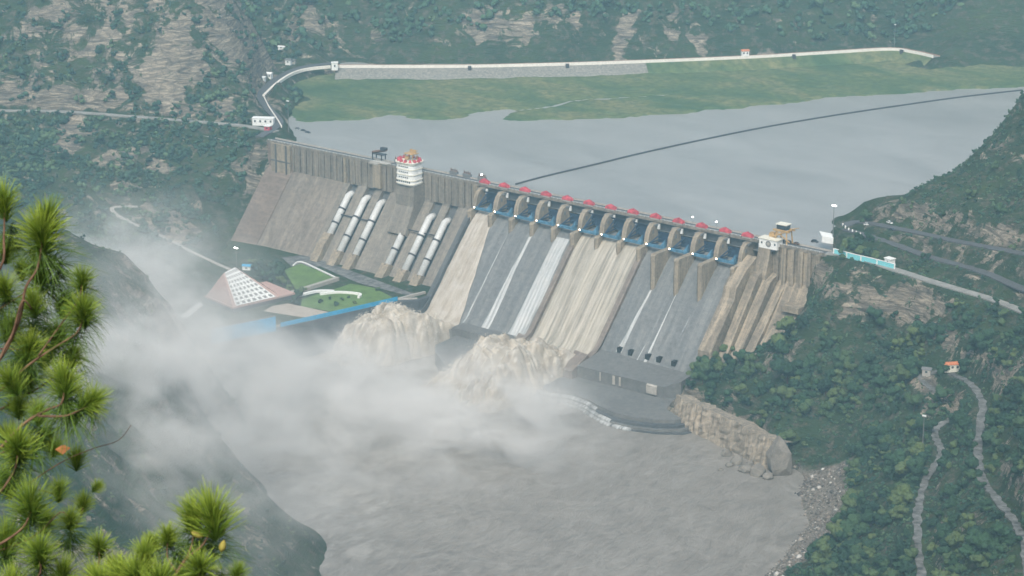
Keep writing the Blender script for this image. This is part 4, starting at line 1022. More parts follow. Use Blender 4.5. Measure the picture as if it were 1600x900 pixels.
for (px, py, lb) in ((759, 281, 'small lit lamp over the crest at the left end of the red hoists'), (1077, 352, 'small lit lamp on the crest between the tenth and eleventh red hoists'), (1113, 360, 'small lit lamp on the crest nearest the ochre crane'), (1321, 176, '')):
    if not lb: continue
    q = at(px, py, 99.6); r = tag(empty('crest_lamp', (q[0], 7.6, 99.6)), lb, 'lamp')
    MB().tube([(q[0], 7.6, 99.4), (q[0], 7.6, 104.4)], .13, 6).build('pole', M['steel'], r); MB().box((q[0], 7.2, 104.6), (1.0, 1.0, .6)).build('lamp_head', M['lamp_white'], r)
# cars
def car(px, py, z, rz, col, lb, L=4.4, hgt=1.5):
    x, y, _ = at(px, py, z); r = tag(empty('parked_car', (x, y, z), rz), lb, 'car', 'cars on the roads at both dam ends')
    k = hgt / 1.5
    prof = [(-L/2, .35), (-L/2, .8), (-L/2+.15, .95*k), (L/2-.9, .9*k), (L/2, .75), (L/2, .35)]
    cab = [(-L/2+.35, .93*k), (-L/2+.85, 1.48*k), (L/2-1.75, 1.48*k), (L/2-1.0, .9*k)]
    def body(pr_, w0):
        m_ = MB(); n = len(pr_); V = [(a, -w0, c) for a, c in pr_] + [(a, w0, c) for a, c in pr_]
        return m_.add(V, [tuple(range(n)), tuple(range(2*n-1, n-1, -1))] + [(i, i+n, (i+1) % n + n, (i+1) % n) for i in range(n)])
    body(prof, .87).build('body', col, r, world=False); body(cab, .76).build('cabin', M['glass'], r, world=False)
    MB().box((-.45, 0, 1.5*k), (L-2.9, 1.46, .06)).build('roof_panel', col, r, world=False)
    for sx in (-1, 1):
        for sy in (-1, 1):
            MB().tube([(sx*L*.3, sy*.8, .34), (sx*L*.3, sy*.92, .34)], .34, 12).build('wheel', M['rubber'], r, world=False)
car(474, 205, 99.6, 0.1, M['dark'], 'dark car on the dam crest road, leftmost of the three by the left mast', 4.6)
car(481, 208, 99.6, 0.05, M['dark'], 'dark car on the left crest road, rightmost by the tall left mast', 4.8)
car(465, 202, 99.6, 0.3, M['steel'], 'grey car at the very start of the crest, nearest the left mast', 4.4)
car(1222, 377, 99.6, 0.0, M['dark'], 'dark car right behind the gantry crane', 5, 1.9)
car(1233, 379.5, 99.6, 0.0, M['dark'], 'dark car with pale mark, second behind the gantry crane', 5, 1.7)
car(1245, 382, 99.6, 0.0, M['rust'], 'dark brown car, third in line behind the gantry crane', 4.6, 1.6)
car(1273, 379, 99.7, 0.3, M['dark'], 'dark jeep beside the white wall at the right crest end', 5, 2.1)
car(1390, 349, 109.3, -0.35, M['white'], 'white car driving on the upper hillside road', 4.8)
car(1394, 360, 108.3, -0.35, M['dark'], 'dark car parked below the white one on the upper road', 4.6)
car(1355, 352, 105.3, 0.6, M['white'], 'white car at the inside of the switchback bend', 4.6)
tag(MB().prism_z([(p[0], p[1]) for p in [at(1280, 366, 101), at(1300, 370, 101), at(1302, 377, 101), at(1284, 374, 101)]], 99, 103.2).build('white_block', M['white']), 'pale flat concrete block at the right crest end beside the tall mast', 'block')
bp = [at(*q, z) for q, z in (((1317, 351), 102), ((1321, 355), 102), ((1326, 358.5), 102.3), ((1332, 361), 102.8), ((1338, 363.5), 103.2), ((1344, 366), 103.6))]
words = ('topmost', 'second', 'third', 'fourth', 'fifth', 'lowest')
for k, p in enumerate(bp):
    tag(MB().tube([(p[0], p[1], p[2] - 1.2), (p[0], p[1], p[2] + 0.9), (p[0], p[1], p[2] + 1.1)], [0.55, 0.5, 0.3], 8).build('kerb_post', M['white']), '%s white kerb post down the edge of the switchback bend' % words[k], 'kerb post', 'white kerb posts at the switchback bend')

# ------------------------------------------------------------------ power station terrace on the left bank
ter = [(-214, -47), (-137, -36), (-3, -36), (-3, -70), (-16, -82), (-40, -178), (-62, -226), (-100, -236), (-150, -200), (-185, -140), (-205, -90)]
tag(MB().prism_z(ter, 12, 30).build('terrace', M['ground']), 'raised ground of the power station terrace', None, None, 'structure')
rw_ = tag(empty('retaining_wall', (-28, -130, 5)), 'dark high retaining wall dropping from the terrace to the water', 'retaining wall')
V = []
wl = [(-1.0, -70), (-15, -83), (-39, -179), (-61, -228)]
MB().prism_z([(-3, -60), (-3, -70), (-16, -82), (-40, -178), (-62, -226), (-58, -231), (-34, -181), (-10, -86), (0.5, -74), (0.5, -60)], -6, 30.6).build('wall', M['conc_dark'], rw_)
MB().strip([np.array([x - 1.0, y, 31.3]) for x, y in [(-2, -72), (-13, -84), (-37, -180), (-60, -228)]], 1.1, 0, 0.9).build('coping', M['conc_plain'], rw_)
fn = tag(empty('blue_fence', (-25, -130, 30)), 'bright blue sheet fence along the terrace edge above the water', 'fence')
fl = smooth_line([np.array([-12, -84, 30]), np.array([-20, -117, 30]), np.array([-29, -152, 30]), np.array([-36, -178, 30])], 4)
V = []; F = []
for k, p in enumerate(fl):
    h_ = 3.0
    V += [(p[0] + 1, p[1], 30.6), (p[0] + 1, p[1], 30.6 + h_), (p[0] + .7, p[1], 30.6 + h_), (p[0] + .7, p[1], 30.6)]
for k in range(len(fl) - 1):
    for m_ in range(4): F.append((4*k+m_, 4*k+4+m_, 4*k+4+(m_+1) % 4, 4*k+(m_+1) % 4))
F += [(0, 1, 2, 3), (4*len(fl)-1, 4*len(fl)-2, 4*len(fl)-3, 4*len(fl)-4)]
link_mesh('sheet', V, F, M['blue_fence'], fn)
for k in range(0, len(fl), 1): MB().box((fl[k][0] + 0.4, fl[k][1], 32.2), (0.3, 0.3, 3.4)).build('post', M['steel'], fn)
fn2 = tag(empty('blue_screen', (-48, -200, 30)), 'tall bright blue screen wall half lost in the mist', 'screen wall')
s0, s1 = at(431, 516, 31), at(330, 531, 31)
MB().strip([np.array([s0[0], s0[1], 41.0]), np.array([(s0[0]+s1[0])/2, (s0[1]+s1[1])/2, 40.0]), np.array([s1[0], s1[1], 38.5])], 0.4, 0, 10.5).build('sheet', M['blue_fence'], fn2)
MB().strip([np.array([s0[0], s0[1], 41.6]), np.array([s1[0], s1[1], 39.1])], 0.6, 0, 0.5).build('top_rail', M['steel'], fn2)
# pyramid-roofed building with a lattice of pale skylights
pb = tag(empty('pyramid_building', (-105, -143, 30)), 'pink pyramid roofed building with a lattice of white skylights on the terrace', 'building')
q0, q1 = at(364, 482, 33), at(458, 460, 33)                       # the long front eave
q0, q1 = np.array(q0), np.array(q1)
ex = (q1 - q0) / np.linalg.norm(q1 - q0); ey = np.array([-ex[1], ex[0], 0])
Lb = np.linalg.norm(q1 - q0); Wb = 34.0
q2, q3 = q1 + ey * Wb, q0 + ey * Wb
MB().prism_z([(q[0], q[1]) for q in (q0, q1, q2, q3)], 28, 33).build('plinth', M['conc_dark'], pb)
MB().prism_z([((q + d_)[0], (q + d_)[1]) for q, d_ in ((q0, -ex - ey), (q1, ex - ey), (q2, ex + ey), (q3, -ex + ey))], 33.003, 34.2).build('eave', M['pink'], pb)
r0 = q0 + ex * (Lb * 0.10) + ey * Wb * 0.56; r1 = q0 + ex * (Lb * 0.32) + ey * Wb * 0.60
zr = 55.0
R0 = np.array([r0[0], r0[1], zr - 2]); R1 = np.array([r1[0], r1[1], zr])
def lv(q, z): return np.array([q[0], q[1], z])
E0, E1, E2, E3 = lv(q0, 34.2), lv(q0 + ex * Lb * 0.78, 34.2), lv(q2 - ex * Lb * 0.22, 34.2), lv(q3, 34.2)
MB().add([E0, E1, E2, E3, R0, R1], [(0, 1, 5, 4), (1, 2, 5), (2, 3, 4, 5), (3, 0, 4), (3, 2, 1, 0)]).build('roof', M['pink'], pb)
def lattice(a, b_, c, d_, nu, nv, name):
    """one raised white slab with a dark pane in every cell"""
    nn = np.cross(b_ - a, d_ - a); nn = nn / np.linalg.norm(nn)
    if nn[2] < 0: nn = -nn
    cu = sorted([(i + q) / nu for i in range(nu) for q in (.22, .78)] + [0, 1]); cv = sorted([(j + q) / nv for j in range(nv) for q in (.22, .78)] + [0, 1])
    V = [(a * (1 - u) + b_ * u) * (1 - v) + (d_ * (1 - u) + c * u) * v + nn * .5 for u in cu for v in cv]; n = len(cv)
    F = []; mi = []
    for i in range(len(cu) - 1):
        for j in range(n - 1): F.append((i * n + j, (i + 1) * n + j, (i + 1) * n + j + 1, i * n + j + 1)); mi.append(1 if i % 2 and j % 2 else 0)
    o = link_mesh(name, V, F, M['white'], pb); o.data.materials.append(M['steel']); o.data.polygons.foreach_set('material_index', mi)
def mid(a, b_, t): return a * (1 - t) + b_ * t
lattice(mid(E0, E1, .06), mid(E0, E1, .90), mid(R0, R1, .95), mid(R0, R1, .1), 7, 8, 'skylight_lattice')
lattice(mid(E1, E2, .08), mid(E1, E2, .80), mid(R1, E2, .1), mid(R1, E1, .06), 5, 7, 'skylight_lattice')
# lawns, paving and low buildings
def pad(name, pts, z, mat, lb, t=0.25):
    P_ = [at(*q, z) for q in pts]
    return tag(MB().prism_z([(p[0], p[1]) for p in P_], z - t, z).build(name, mat), lb, None, None, 'structure')
pad('lawn', [(444,422),(470,412),(500,424),(528,438),(490,447),(462,452)], 30.25, M['lawn'], 'upper lawn at the foot of the penstocks')
pad('lawn', [(522,452),(548,443),(585,450),(612,464),(606,472),(560,484),(520,487),(470,478),(472,468),(500,458)], 30.27, M['lawn'], 'curved garden lawn beside the blue fence')
pad('paving', [(425,478),(450,474),(520,489),(508,497),(470,495),(412,486)], 30.32, M['paving'], 'pale paved strip between the garden and the pyramid building')
pad('paving', [(458,418),(500,416),(560,442),(640,462),(655,462),(540,420),(480,398),(440,402)], 30.20, M['track'], 'grey access road along the toe of the penstock block')
def low_wall(pts, z, h_, hw, mat, lb, cat='wall', name='garden_wall'):
    P_ = [at(*q, z) for q in pts]
    return tag(MB().strip([np.array([p[0], p[1], z + h_]) for p in smooth_line(P_, 4)], hw, 0, h_ + 0.4).build(name, mat), lb, cat)
low_wall([(452,462),(490,450),(528,438)], 30, 2.6, 1.6, M['conc_plain'], 'long pale walkway roof between the two lawns', 'walkway', 'covered_walkway')
low_wall([(458,416),(470,410),(500,423),(527,436)], 30, 1.0, 0.5, M['white'], 'pale low wall behind the upper lawn')
low_wall([(466,463),(495,456),(522,456)], 30.3, 1.2, 1.3, M['white'], 'row of white garden beds in the middle of the lawn')
low_wall([(500,461),(530,458),(562,461),(560,466)], 30.3, 1.5, 0.8, M['white'], 'white curved garden terrace edge right of the garden beds')
low_wall([(610,472),(640,464),(664,458)], 30.3, 1.4, 1.0, M['conc_plain'], 'pale parapet where the terrace meets the spillway wall')
hut('long_shed', g(300, 505, 21), 30, 22, 4.5, -1.15, M['white'], M['white'], 'low white roofed shed half hidden by mist behind the spur', 'building', True, 3)
hut('small_blue_roof', g(386, 421, 30), 6, 4, 3, 0.5, M['white'], M['blue_fence'], 'tiny hut with blue roof behind the pyramid building', 'hut', True, 1)

# ------------------------------------------------------------------ plants
import bmesh
def ico(sub):
    bm = bmesh.new(); bmesh.ops.create_icosphere(bm, subdivisions=sub, radius=1.0)
    V = np.array([v.co[:] for v in bm.verts]); F = np.array([[v.index for v in f.verts] for f in bm.faces]); bm.free(); return V, F
ICO = {1: ico(1), 2: ico(2), 3: ico(3)}
def leaf_cloud(seed, n, size, rx, rz, lobes=6, z0=0.25, sub=2):
    """a crown of several ragged leafy masses with loose leaf sprays standing out of them"""
    r = np.random.default_rng(seed); c = r.normal(size=(lobes, 3)) * np.array([rx * .40, rx * .40, rz * .30]); c[:, 2] += rz * 0.55 + z0
    rad = r.uniform(.30, .56, lobes) * rx; Vs, Fs, off = [], [], 0
    IV, IF = ICO[sub]
    for q in range(lobes):
        nn = IV * (1 + 0.34 * r.uniform(-1, 1, (len(IV), 1))) * rad[q] * np.array([1, 1, .82]) + c[q]
        Vs.append(nn); Fs.append(IF + off); off += len(nn)
    k = r.integers(0, lobes, n); d = r.normal(size=(n, 3)); d /= np.linalg.norm(d, axis=1, keepdims=True)
    p = c[k] + d * (rad[k] * r.uniform(.9, 1.3, n))[:, None] * np.array([1, 1, .85])
    t = d + r.normal(size=(n, 3)) * 0.5; t /= np.linalg.norm(t, axis=1, keepdims=True)
    a = np.cross(t, r.normal(size=(n, 3))); a /= np.linalg.norm(a, axis=1, keepdims=True); b_ = np.cross(t, a)
    s = (size * r.uniform(.6, 1.3, n))[:, None]
    Vs.append(np.stack([p - a * s, p - b_ * s * .8 + a * s * .4, p + a * s * .6 + b_ * s], 1).reshape(-1, 3)); Fs.append(np.arange(3 * n).reshape(-1, 3) + off)
    return np.concatenate(Vs), np.concatenate(Fs)
def merged(name, pos, scl, temps, mat, lb, tint):
    Vs, Fs, Ts, off = [], [], [], 0
    for i, (p, s) in enumerate(zip(pos, scl)):
        T, F = temps[i % len(temps)]; a = (i * 2.399) % 6.283; c, sn = math.cos(a), math.sin(a)
        V = np.stack([T[:, 0] * c - T[:, 1] * sn, T[:, 0] * sn + T[:, 1] * c, T[:, 2]], 1) * s + p
        Vs.append(V); Fs.append(F + off); off += len(V); Ts.append(np.full(len(V), tint[i]))
    return tag(link_mesh(name, np.concatenate(Vs), np.concatenate(Fs), mat, None, False, {'tint': np.concatenate(Ts)}), lb, None, None, 'stuff')
def project(p):
    d = np.asarray(p) - CAM; z = d @ FW
    return 800 + FPX * (d @ RT) / z, 450 - FPX * (d @ UP) / z, z
def scatter(n, x0, x1, y0, y1, seed):
    r = np.random.default_rng(seed); return r.uniform(x0, x1, n), r.uniform(y0, y1, n), r
def road_clear(x, y, extra=2.5):
    ok = np.ones(x.shape, bool)
    for nme, (pts, hw) in ROADS.items():
        d, _ = seg_dist(x, y, [tuple(q) for q in pts]); ok &= d > hw + extra
    return ok
T_tree = [leaf_cloud(100 + k, 90, .15, 1.0, 1.5, 5) for k in range(6)]
T_solo = [leaf_cloud(150 + k, 260, .10, 1.0, 1.5, 8, .25, 3) for k in range(4)]
T_bush = [leaf_cloud(200 + k, 26, .22, 1.0, .9, 4, 0.0, 1) for k in range(6)]
T_far = [leaf_cloud(300 + k, 10, .30, 1.0, .9, 3, 0.0, 1) for k in range(6)]
# right bank
x, y, r = scatter(32000, 212, 760, -520, 220, 61)
z = height(x, y); rk_ = rock_mask(x, y); px_, py_, dd = project(np.stack([x, y, z], 1))
dens = 0.55 + 0.55 * fbm(x, y, 30, 3, 71)
lower = np.clip(((py_ - 470) / 120), 0, 1)
dens = (0.24 + 0.9 * fbm(x, y, 22, 4, 71) + .05) * (0.30 + 0.70 * lower) * np.clip(1.15 - rk_ * 1.1, 0, 1)
keep = (r.random(len(x)) < dens) & road_clear(x, y, 2.2) & (z > 9.5) & (px_ > 1000) & (px_ < 1980) & (py_ > 130) & (py_ < 980)
keep &= ~in_poly(x, y, SHORE) & ~((x < 292) & (-y < .85 * (76 - z) + np.where(x < 262, 13, 5))) & ~(x < 231) & ~((x < 246) & (y < -98))
hutp = at(1470, 578, 62); keep &= np.hypot(x - hutp[0], y - hutp[1]) > 13
x, y, z, px_, py_, dd = (q[keep] for q in (x, y, z, px_, py_, dd))
size = np.clip(r.lognormal(.86, .42, len(x)), 1.1, 6.2) * (0.62 + 0.38 * np.clip((py_ - 430) / 100, 0, 1)); size *= np.where(r.random(len(x)) < .12, 1.45, 1)
inframe = (px_ < 1605) & (py_ < 905) & (py_ > 560) & (px_ > 1040)
score = np.where(inframe, size / dd, 0); order = np.argsort(-score); solo = order[:285]; rest = order[285:]
tint = np.clip(r.random(len(x)) * .8 + .1 + .5 * fbm(x, y, 45, 3, 77), 0.02, .98)
pos = np.stack([x, y, z - 0.3], 1)
hi = rest[(size[rest] > 2.0)]; lo = rest[(size[rest] <= 2.0)]
merged('woodland', pos[hi], size[hi], T_tree, M['leaf'], 'dense dark green woodland covering the right hillside', tint[hi])
merged('scrub', pos[lo], size[lo], T_bush, M['leaf'], 'low green scrub between the rocks and roads of the right hillside', tint[lo])
# undergrowth between the trees
x2, y2, r2 = scatter(38000, 232, 740, -500, 200, 62); z2 = height(x2, y2); p2_, q2_, d2_ = project(np.stack([x2, y2, z2], 1)); m2_ = rock_mask(x2, y2)
k2 = (r2.random(len(x2)) < (.62 + .5 * fbm(x2, y2, 24, 3, 91)) * np.clip(1.1 - m2_, 0, 1)) & road_clear(x2, y2, .9) & (z2 > 8) & (p2_ > 1030) & (p2_ < 1900) & (q2_ > 150) & (q2_ < 950) & ~in_poly(x2, y2, SHORE)
k2 &= ~((x2 < 292) & (-y2 < .85 * (76 - z2) + np.where(x2 < 262, 13, 5))) & ~(x2 < 233) & ~((x2 < 340) & (z2 < 19)) & (np.hypot(x2 - hutp[0], y2 - hutp[1]) > 9)
merged('undergrowth', np.stack([x2, y2, z2 - .2], 1)[k2], r2.uniform(.7, 1.7, k2.sum()), T_bush, M['leaf_far'], 'low mixed undergrowth between the trees of the right hillside', r2.random(k2.sum()))
tmpl = []
for k in range(4):
    V, F = T_solo[k]
    root = empty('broadleaf_tree', (0, 0, -500)); cr1 = link_mesh('crown', V, F, M['leaf'], root, False, None, world=False)
    tb = MB().tube([(0, 0, -.3), (.03, .02, .35), (-.02, .04, .8), (.04, 0, 1.2)], [.075, .055, .035, .012], 6)
    for a_ in range(4):
        an = a_ * 1.6 + k; tb.tube([(0, .02, .3 + .12 * a_), (.28 * math.cos(an), .28 * math.sin(an), .6 + .14 * a_)], [.03, .01], 4, False)
    tb.build('trunk', M['bark'], root, False, world=False); tmpl.append(root)
def zone(px, py):
    if px < 1270 and py < 640: return 'dark leafy tree in the belt beside the right end of the spillway apron', 'trees beside the apron'
    if py < 660 and px < 1440: return 'leafy tree on the wooded slope below the rock cliff', 'trees below the rock cliff'
    if py < 660: return 'leafy tree on the slope around the orange roofed hut', 'trees around the orange roofed hut'
    if px < 1445: return 'leafy tree on the slope between pebble shore and stony track', 'trees between shore and stony track'
    if px < 1550: return 'leafy tree growing between the stony track and the winding grey track', 'trees between the two tracks'
    return 'leafy tree on the slope right of the winding grey track', 'trees right of the grey track'
def place_tree(t, p, s, rz, lb, gr):
    o = t.copy(); COL.objects.link(o); o.location = Vector(p); o.scale = (s, s, s * (0.85 + 0.3 * random.random())); o.rotation_euler = (0, 0, rz)
    for ch in list(t.children):
        c = ch.copy(); COL.objects.link(c); c.parent = o
    tag(o, lb, 'tree', gr); return o
for n_, i in enumerate(solo):
    lb, gr = zone(px_[i], py_[i]); place_tree(tmpl[n_ % 4], pos[i], size[i], float(r.uniform(0, 6.28)), lb, gr)
# trees around the power station
for (px0, py0, s) in [(402,418,3.6),(412,424,4.2),(424,420,3.9),(418,434,4.0),(434,432,4.4),(442,440,4.2),(430,412,3.2),(395,409,3.0),(410,408,3.0),(438,420,3.6),(408,432,3.2),(452,449,3.0)]:
    p = at(px0, py0 + 6, 30); place_tree(tmpl[random.randrange(4)], (p[0], p[1], 29.8), s, random.random() * 6, 'leafy tree in the grove between the pyramid building and the upper lawn', 'trees between pyramid building and lawn')
for (px0, py0, s) in [(462,462,3.6),(470,455,3.2),(463,472,3.0)]:
    p = at(px0, py0 + 4, 30); place_tree(tmpl[random.randrange(4)], (p[0], p[1], 29.8), s, random.random() * 6, 'leafy tree at the left end of the garden walkway', 'trees at the garden walkway')
for (px0, py0, s) in [(525,478,1.9),(535,470,1.6),(555,475,1.7),(500,474,1.8),(590,455,1.7),(545,466,1.2),(515,468,1.3)]:
    p = at(px0, py0, 30); place_tree(tmpl[random.randrange(4)], (p[0], p[1], 29.9), s, random.random() * 6, 'small round bush on the curved garden lawn', 'bushes on the garden lawn')
p = at(1345, 350, 108); place_tree(tmpl[1], (at(1352, 347, 104)[0], at(1352, 347, 104)[1], 103.5), 4.2, 1, 'bright green bushy tree at the tip of the switchback bend', 'trees at the switchback')
p = at(1386, 306, 112); place_tree(tmpl[2], (p[0], p[1], hz(p[0], p[1]) - .5), 3.0, 2, 'tree standing out on the skyline of the right ridge above the reservoir', 'trees on the right ridge')
for (px0, py0, s) in [(1316,392,3.3),(1328,395,3.8),(1340,399,4.0),(1352,402,3.6),(1364,406,3.2),(1322,384,3.4),(1338,388,3.6),(1352,393,3.4)]:
    p = at(px0, py0 - 1, 100.5); place_tree(tmpl[random.randrange(4)], (p[0], p[1] + 3, hz(p[0], p[1] + 3) - .3), s, random.random() * 6, 'dark tree behind the turquoise wall', 'trees behind the turquoise wall')
for (px0, py0, s) in [(1056,592,4.2),(1070,582,4.6),(1086,574,5.0),(1104,566,5.2),(1122,556,5.0),(1138,548,5.4),(1156,556,4.8),(1172,560,4.6),(1066,600,3.6),(1092,592,4.6),(1116,586,4.8),(1142,580,5.0),(1166,584,4.4),(1188,576,4.4),(1080,612,3.8),(1108,608,4.0),(1136,604,4.2),(1160,612,4.4),(1190,606,4.2)]:
    best = min((abs(project((at(px0, py0 + 12, zz_)[0], at(px0, py0 + 12, zz_)[1], 0))[0] * 0 + hz(*at(px0, py0 + 12, zz_)[:2]) - zz_), zz_) for zz_ in range(14, 60, 2)); p = at(px0, py0 + 12, best[1])
    place_tree(tmpl[random.randrange(4)], (p[0], p[1], hz(p[0], p[1]) - .3), s, random.random() * 6, 'tall dark tree hiding the foot of the right training wall', 'trees at the foot of the right training wall')
for t in tmpl:
    for ch in list(t.children): bpy.data.objects.remove(ch)
    bpy.data.objects.remove(t)
# left bank scrub
x, y, r = scatter(34000, -640, -60, -330, 330, 63)
z = height(x, y); rk_ = rock_mask(x, y); px_, py_, dd = project(np.stack([x, y, z], 1))
dens = (0.42 + 0.7 * fbm(x, y, 34, 4, 81)) * np.clip(1.05 - rk_ * 1.25, 0, 1) + np.where(z < 95, .16, 0)
keep = (r.random(len(x)) < dens) & road_clear(x, y, 1.6) & (z > 20) & (px_ > -40) & (px_ < 470) & (py_ > -40) & (py_ < 560) & ~in_poly(x, y, ter)
keep &= ~((x > -236) & (y > -60)) & ~((z < 93.5) & (y > 30)) & ~in_poly(x, y, [(p[0], p[1]) for p in (at(395,90,101), at(540,90,101), at(540,112,100), at(480,118,100), at(440,140,100), at(460,215,99), at(385,206,99), at(405,140,100))])
x, y, z, px_ = x[keep], y[keep], z[keep], px_[keep]
s = r.uniform(1.6, 5.2, len(x)) * np.where(r.random(len(x)) < .5, .6, 1); tint = np.clip(r.random(len(x)) * .5 + .3 + .5 * fbm(x, y, 50, 3, 83), .02, .98)
merged('hillside_scrub', np.stack([x, y, z - .3], 1), s, T_bush, M['leaf_far'], 'blue-green scrub covering the left mountain and its foot', tint)
# far hills: forest beyond the embankment
x, y, r = scatter(36000, -760, 420, 180, 1500, 65)
z = height(x, y); rk_ = rock_mask(x, y); px_, py_, dd = project(np.stack([x, y, z], 1))
ld = (x + 394) * (-0.70) + (y - 273) * 0.71
keep = (r.random(len(x)) < (.62 + .9 * fbm(x, y, 60, 4, 85)) * np.clip(1 - rk_ * 1.3, 0, 1)) & (ld > 14) & (px_ > 380) & (px_ < 1640) & (py_ > -60) & (py_ < 150)
x, y, z = x[keep], y[keep], z[keep]
s = r.uniform(3.0, 8.5, len(x)); tint = np.clip(r.random(len(x)) * .45 + .3 + .5 * fbm(x, y, 90, 3, 87), .02, .98)
merged('far_forest', np.stack([x, y, z - .4], 1), s, T_far, M['leaf_hills'], 'hazy forest on the hills beyond the embankment', tint)
# thin scrub on the near spur
x, y, r = scatter(12000, -300, 330, -680, -240, 67)
z = height(x, y); px_, py_, dd = project(np.stack([x, y, z], 1))
keep = (r.random(len(x)) < .10 + .55 * fbm(x, y, 40, 4, 89)) & (z > 12) & (px_ > -400) & (px_ < 540) & (py_ < 960)
x, y, z = x[keep], y[keep], z[keep]; s = r.uniform(.8, 2.2, len(x))
merged('spur_scrub', np.stack([x, y, z - .3], 1), s, T_bush, M['leaf'], 'thin scrub on the misty rocky spur', r.random(len(x)) * .6 + .1)

# ------------------------------------------------------------------ boulders and pebbles
def rock_mesh(name, pts, mat, lb=None, cat=None, gr=None, bevel=0.0):
    bm = bmesh.new()
    for p in pts: bm.verts.new(tuple(p))
    res_ = bmesh.ops.convex_hull(bm, input=bm.verts[:])
    for v in [v for v in bm.verts if not v.link_faces]: bm.verts.remove(v)
    me = bpy.data.meshes.new(name); bm.to_mesh(me); bm.free(); o = bpy.data.objects.new(name, me); me.materials.append(mat); COL.objects.link(o)
    return tag(o, lb, cat, gr)
bk_ = NT('boulder_rock'); _n = bk_.noise(0.16, None, 6, 0.7); _n2 = bk_.noise(0.9, None, 6, 0.7)
M['boulder'] = bk_.fin(bk_.mix(bk_.ramp(_n2, [(.3, 0.0), (.7, .6)]), bk_.ramp(_n, [(.3, (.13, .115, .10)), (.55, (.24, .215, .185)), (.75, (.33, .30, .26))]), (.12, .11, .10)), .95)
bk_.bump(_n2, 0.8, 0.6)
def boulder(px, py, w_, h_, lb, seed, point=False, gr='boulders at the end of the rock wall'):
    r = np.random.default_rng(seed); p = at(px, py, 5); P_ = r.normal(size=(34, 3)); P_ /= np.linalg.norm(P_, axis=1, keepdims=True)
    P_ = P_ * np.array([w_ / 2, w_ / 2, h_ * 0.55]) * r.uniform(.85, 1.08, (34, 1)); P_[:, 2] += h_ * .3
    if point:
        k = np.clip((P_[:, 2]) / h_, 0, 1); P_[:, :2] *= (1 - .35 * k)[:, None]; P_ = np.vstack([P_, [[-2.5, 1, h_ * .86]], [[-.5, 0, h_ * .88]], [[w_ * .5, -1, h_ * .55]], [[-w_ * .5, -1, h_ * .42]]])
    return rock_mesh('boulder', P_ + np.array([p[0], p[1], 4.6]), M['boulder'], lb, 'boulder', gr)
boulder(1217, 738, 18, 27, 'huge pointed tan boulder at the shore beyond the rock wall', 1, True)
boulder(1184, 742, 10, 9, 'pale round boulder left of the huge pointed one, half in the water', 2)
boulder(1200, 747, 8, 5, 'low grey boulder between the pale round one and the pointed one', 3)
boulder(1152, 724, 9, 7, 'tan boulder nearest the end of the rock wall', 4)
boulder(1136, 712, 8, 6, 'dark wet boulder at the waterline below the rock wall', 5)
boulder(1164, 736, 9, 6, 'grey boulder between the tan boulder and the pale round one', 6)
boulder(1140, 728, 6, 3.5, 'small flat boulder furthest out in the pool', 7)
boulder(1172, 730, 6, 6, 'brown boulder behind the grey one, under the bushes', 8)
boulder(1126, 735, 4, 2, 'smallest boulder sitting alone in the water', 9)
x, y, r = scatter(26000, 340, 460, -330, -120, 69); z = height(x, y)
sh = in_poly(x, y, SHORE) | ((np.abs(z - 6) < 2.4) & (x > 340)); sh &= r.random(len(x)) < .55
x, y, z = x[sh], y[sh], z[sh]; s = np.clip(r.lognormal(-.6, .55, len(x)), .25, 3.2)
def peb(seed):
    r = np.random.default_rng(seed); v = np.array([(1,0,0),(-1,0,0),(0,1,0),(0,-1,0),(0,0,.7),(0,0,-.5)]) * r.uniform(.6, 1.3, (6, 1))
    return v, np.array([(0,2,4),(2,1,4),(1,3,4),(3,0,4),(2,0,5),(1,2,5),(3,1,5),(0,3,5)])
pm = NT('shore_stone'); tn = pm.attr('tint'); M['stone'] = pm.fin(pm.ramp(tn, [(0, (.07, .065, .06)), (.5, (.16, .135, .115)), (.85, (.25, .22, .19)), (1, (.48, .46, .43))][:4]), .95)
merged('shore_stones', np.stack([x, y, z + .1], 1), s, [peb(k) for k in range(8)], M['stone'], 'tumbled stones along the right shore of the pool', r.random(len(x)))

# steep rock wall that drops to the pool right of the apron
ft = smooth_line([at(*q, 3.0) for q in [(1046,664),(1062,675),(1100,690),(1150,715),(1185,734),(1212,744)]], 10)
V = []; F = []; nz_ = 12; rr_ = np.random.default_rng(5)
for i, p in enumerate(ft):
    t_ = ft[min(i + 1, len(ft) - 1)] - ft[max(i - 1, 0)]; t_ = t_ / np.linalg.norm(t_); q_ = np.array([-t_[1], t_[0], 0]); 
    if q_[1] < 0: q_ = -q_
    crev = rr_.uniform(-1.0, 0.7)
    for k_ in range(nz_ + 3):
        u = min(k_, nz_) / nz_; h_ = 21.0 + .5 * math.sin(i * .5); jit = rr_.uniform(-.6, .6)
        back = 4.5 * u ** 1.3 + crev * (0.4 + .6 * u) + jit + (0 if k_ <= nz_ else (k_ - nz_) * 6)
        V.append(p + q_ * back + np.array([0, 0, -4 + (h_ + 3) * u + (0 if k_ <= nz_ else -1.2 * (k_ - nz_))]))
n_ = nz_ + 3
for i in range(len(ft) - 1):
    for k_ in range(n_ - 1): F.append((i * n_ + k_, (i + 1) * n_ + k_, (i + 1) * n_ + k_ + 1, i * n_ + k_ + 1))
M['rock_wall'] = concrete('banded_rock_wall', (0.42, 0.35, 0.27), (0.09, 0.08, 0.07), streak=(0.34, 0.34, 0.03), stain=0.9, lines=False)
tag(link_mesh('rock_wall', V, F, M['rock_wall']), 'steep banded tan rock wall dropping to the pool right of the apron', 'rock wall')
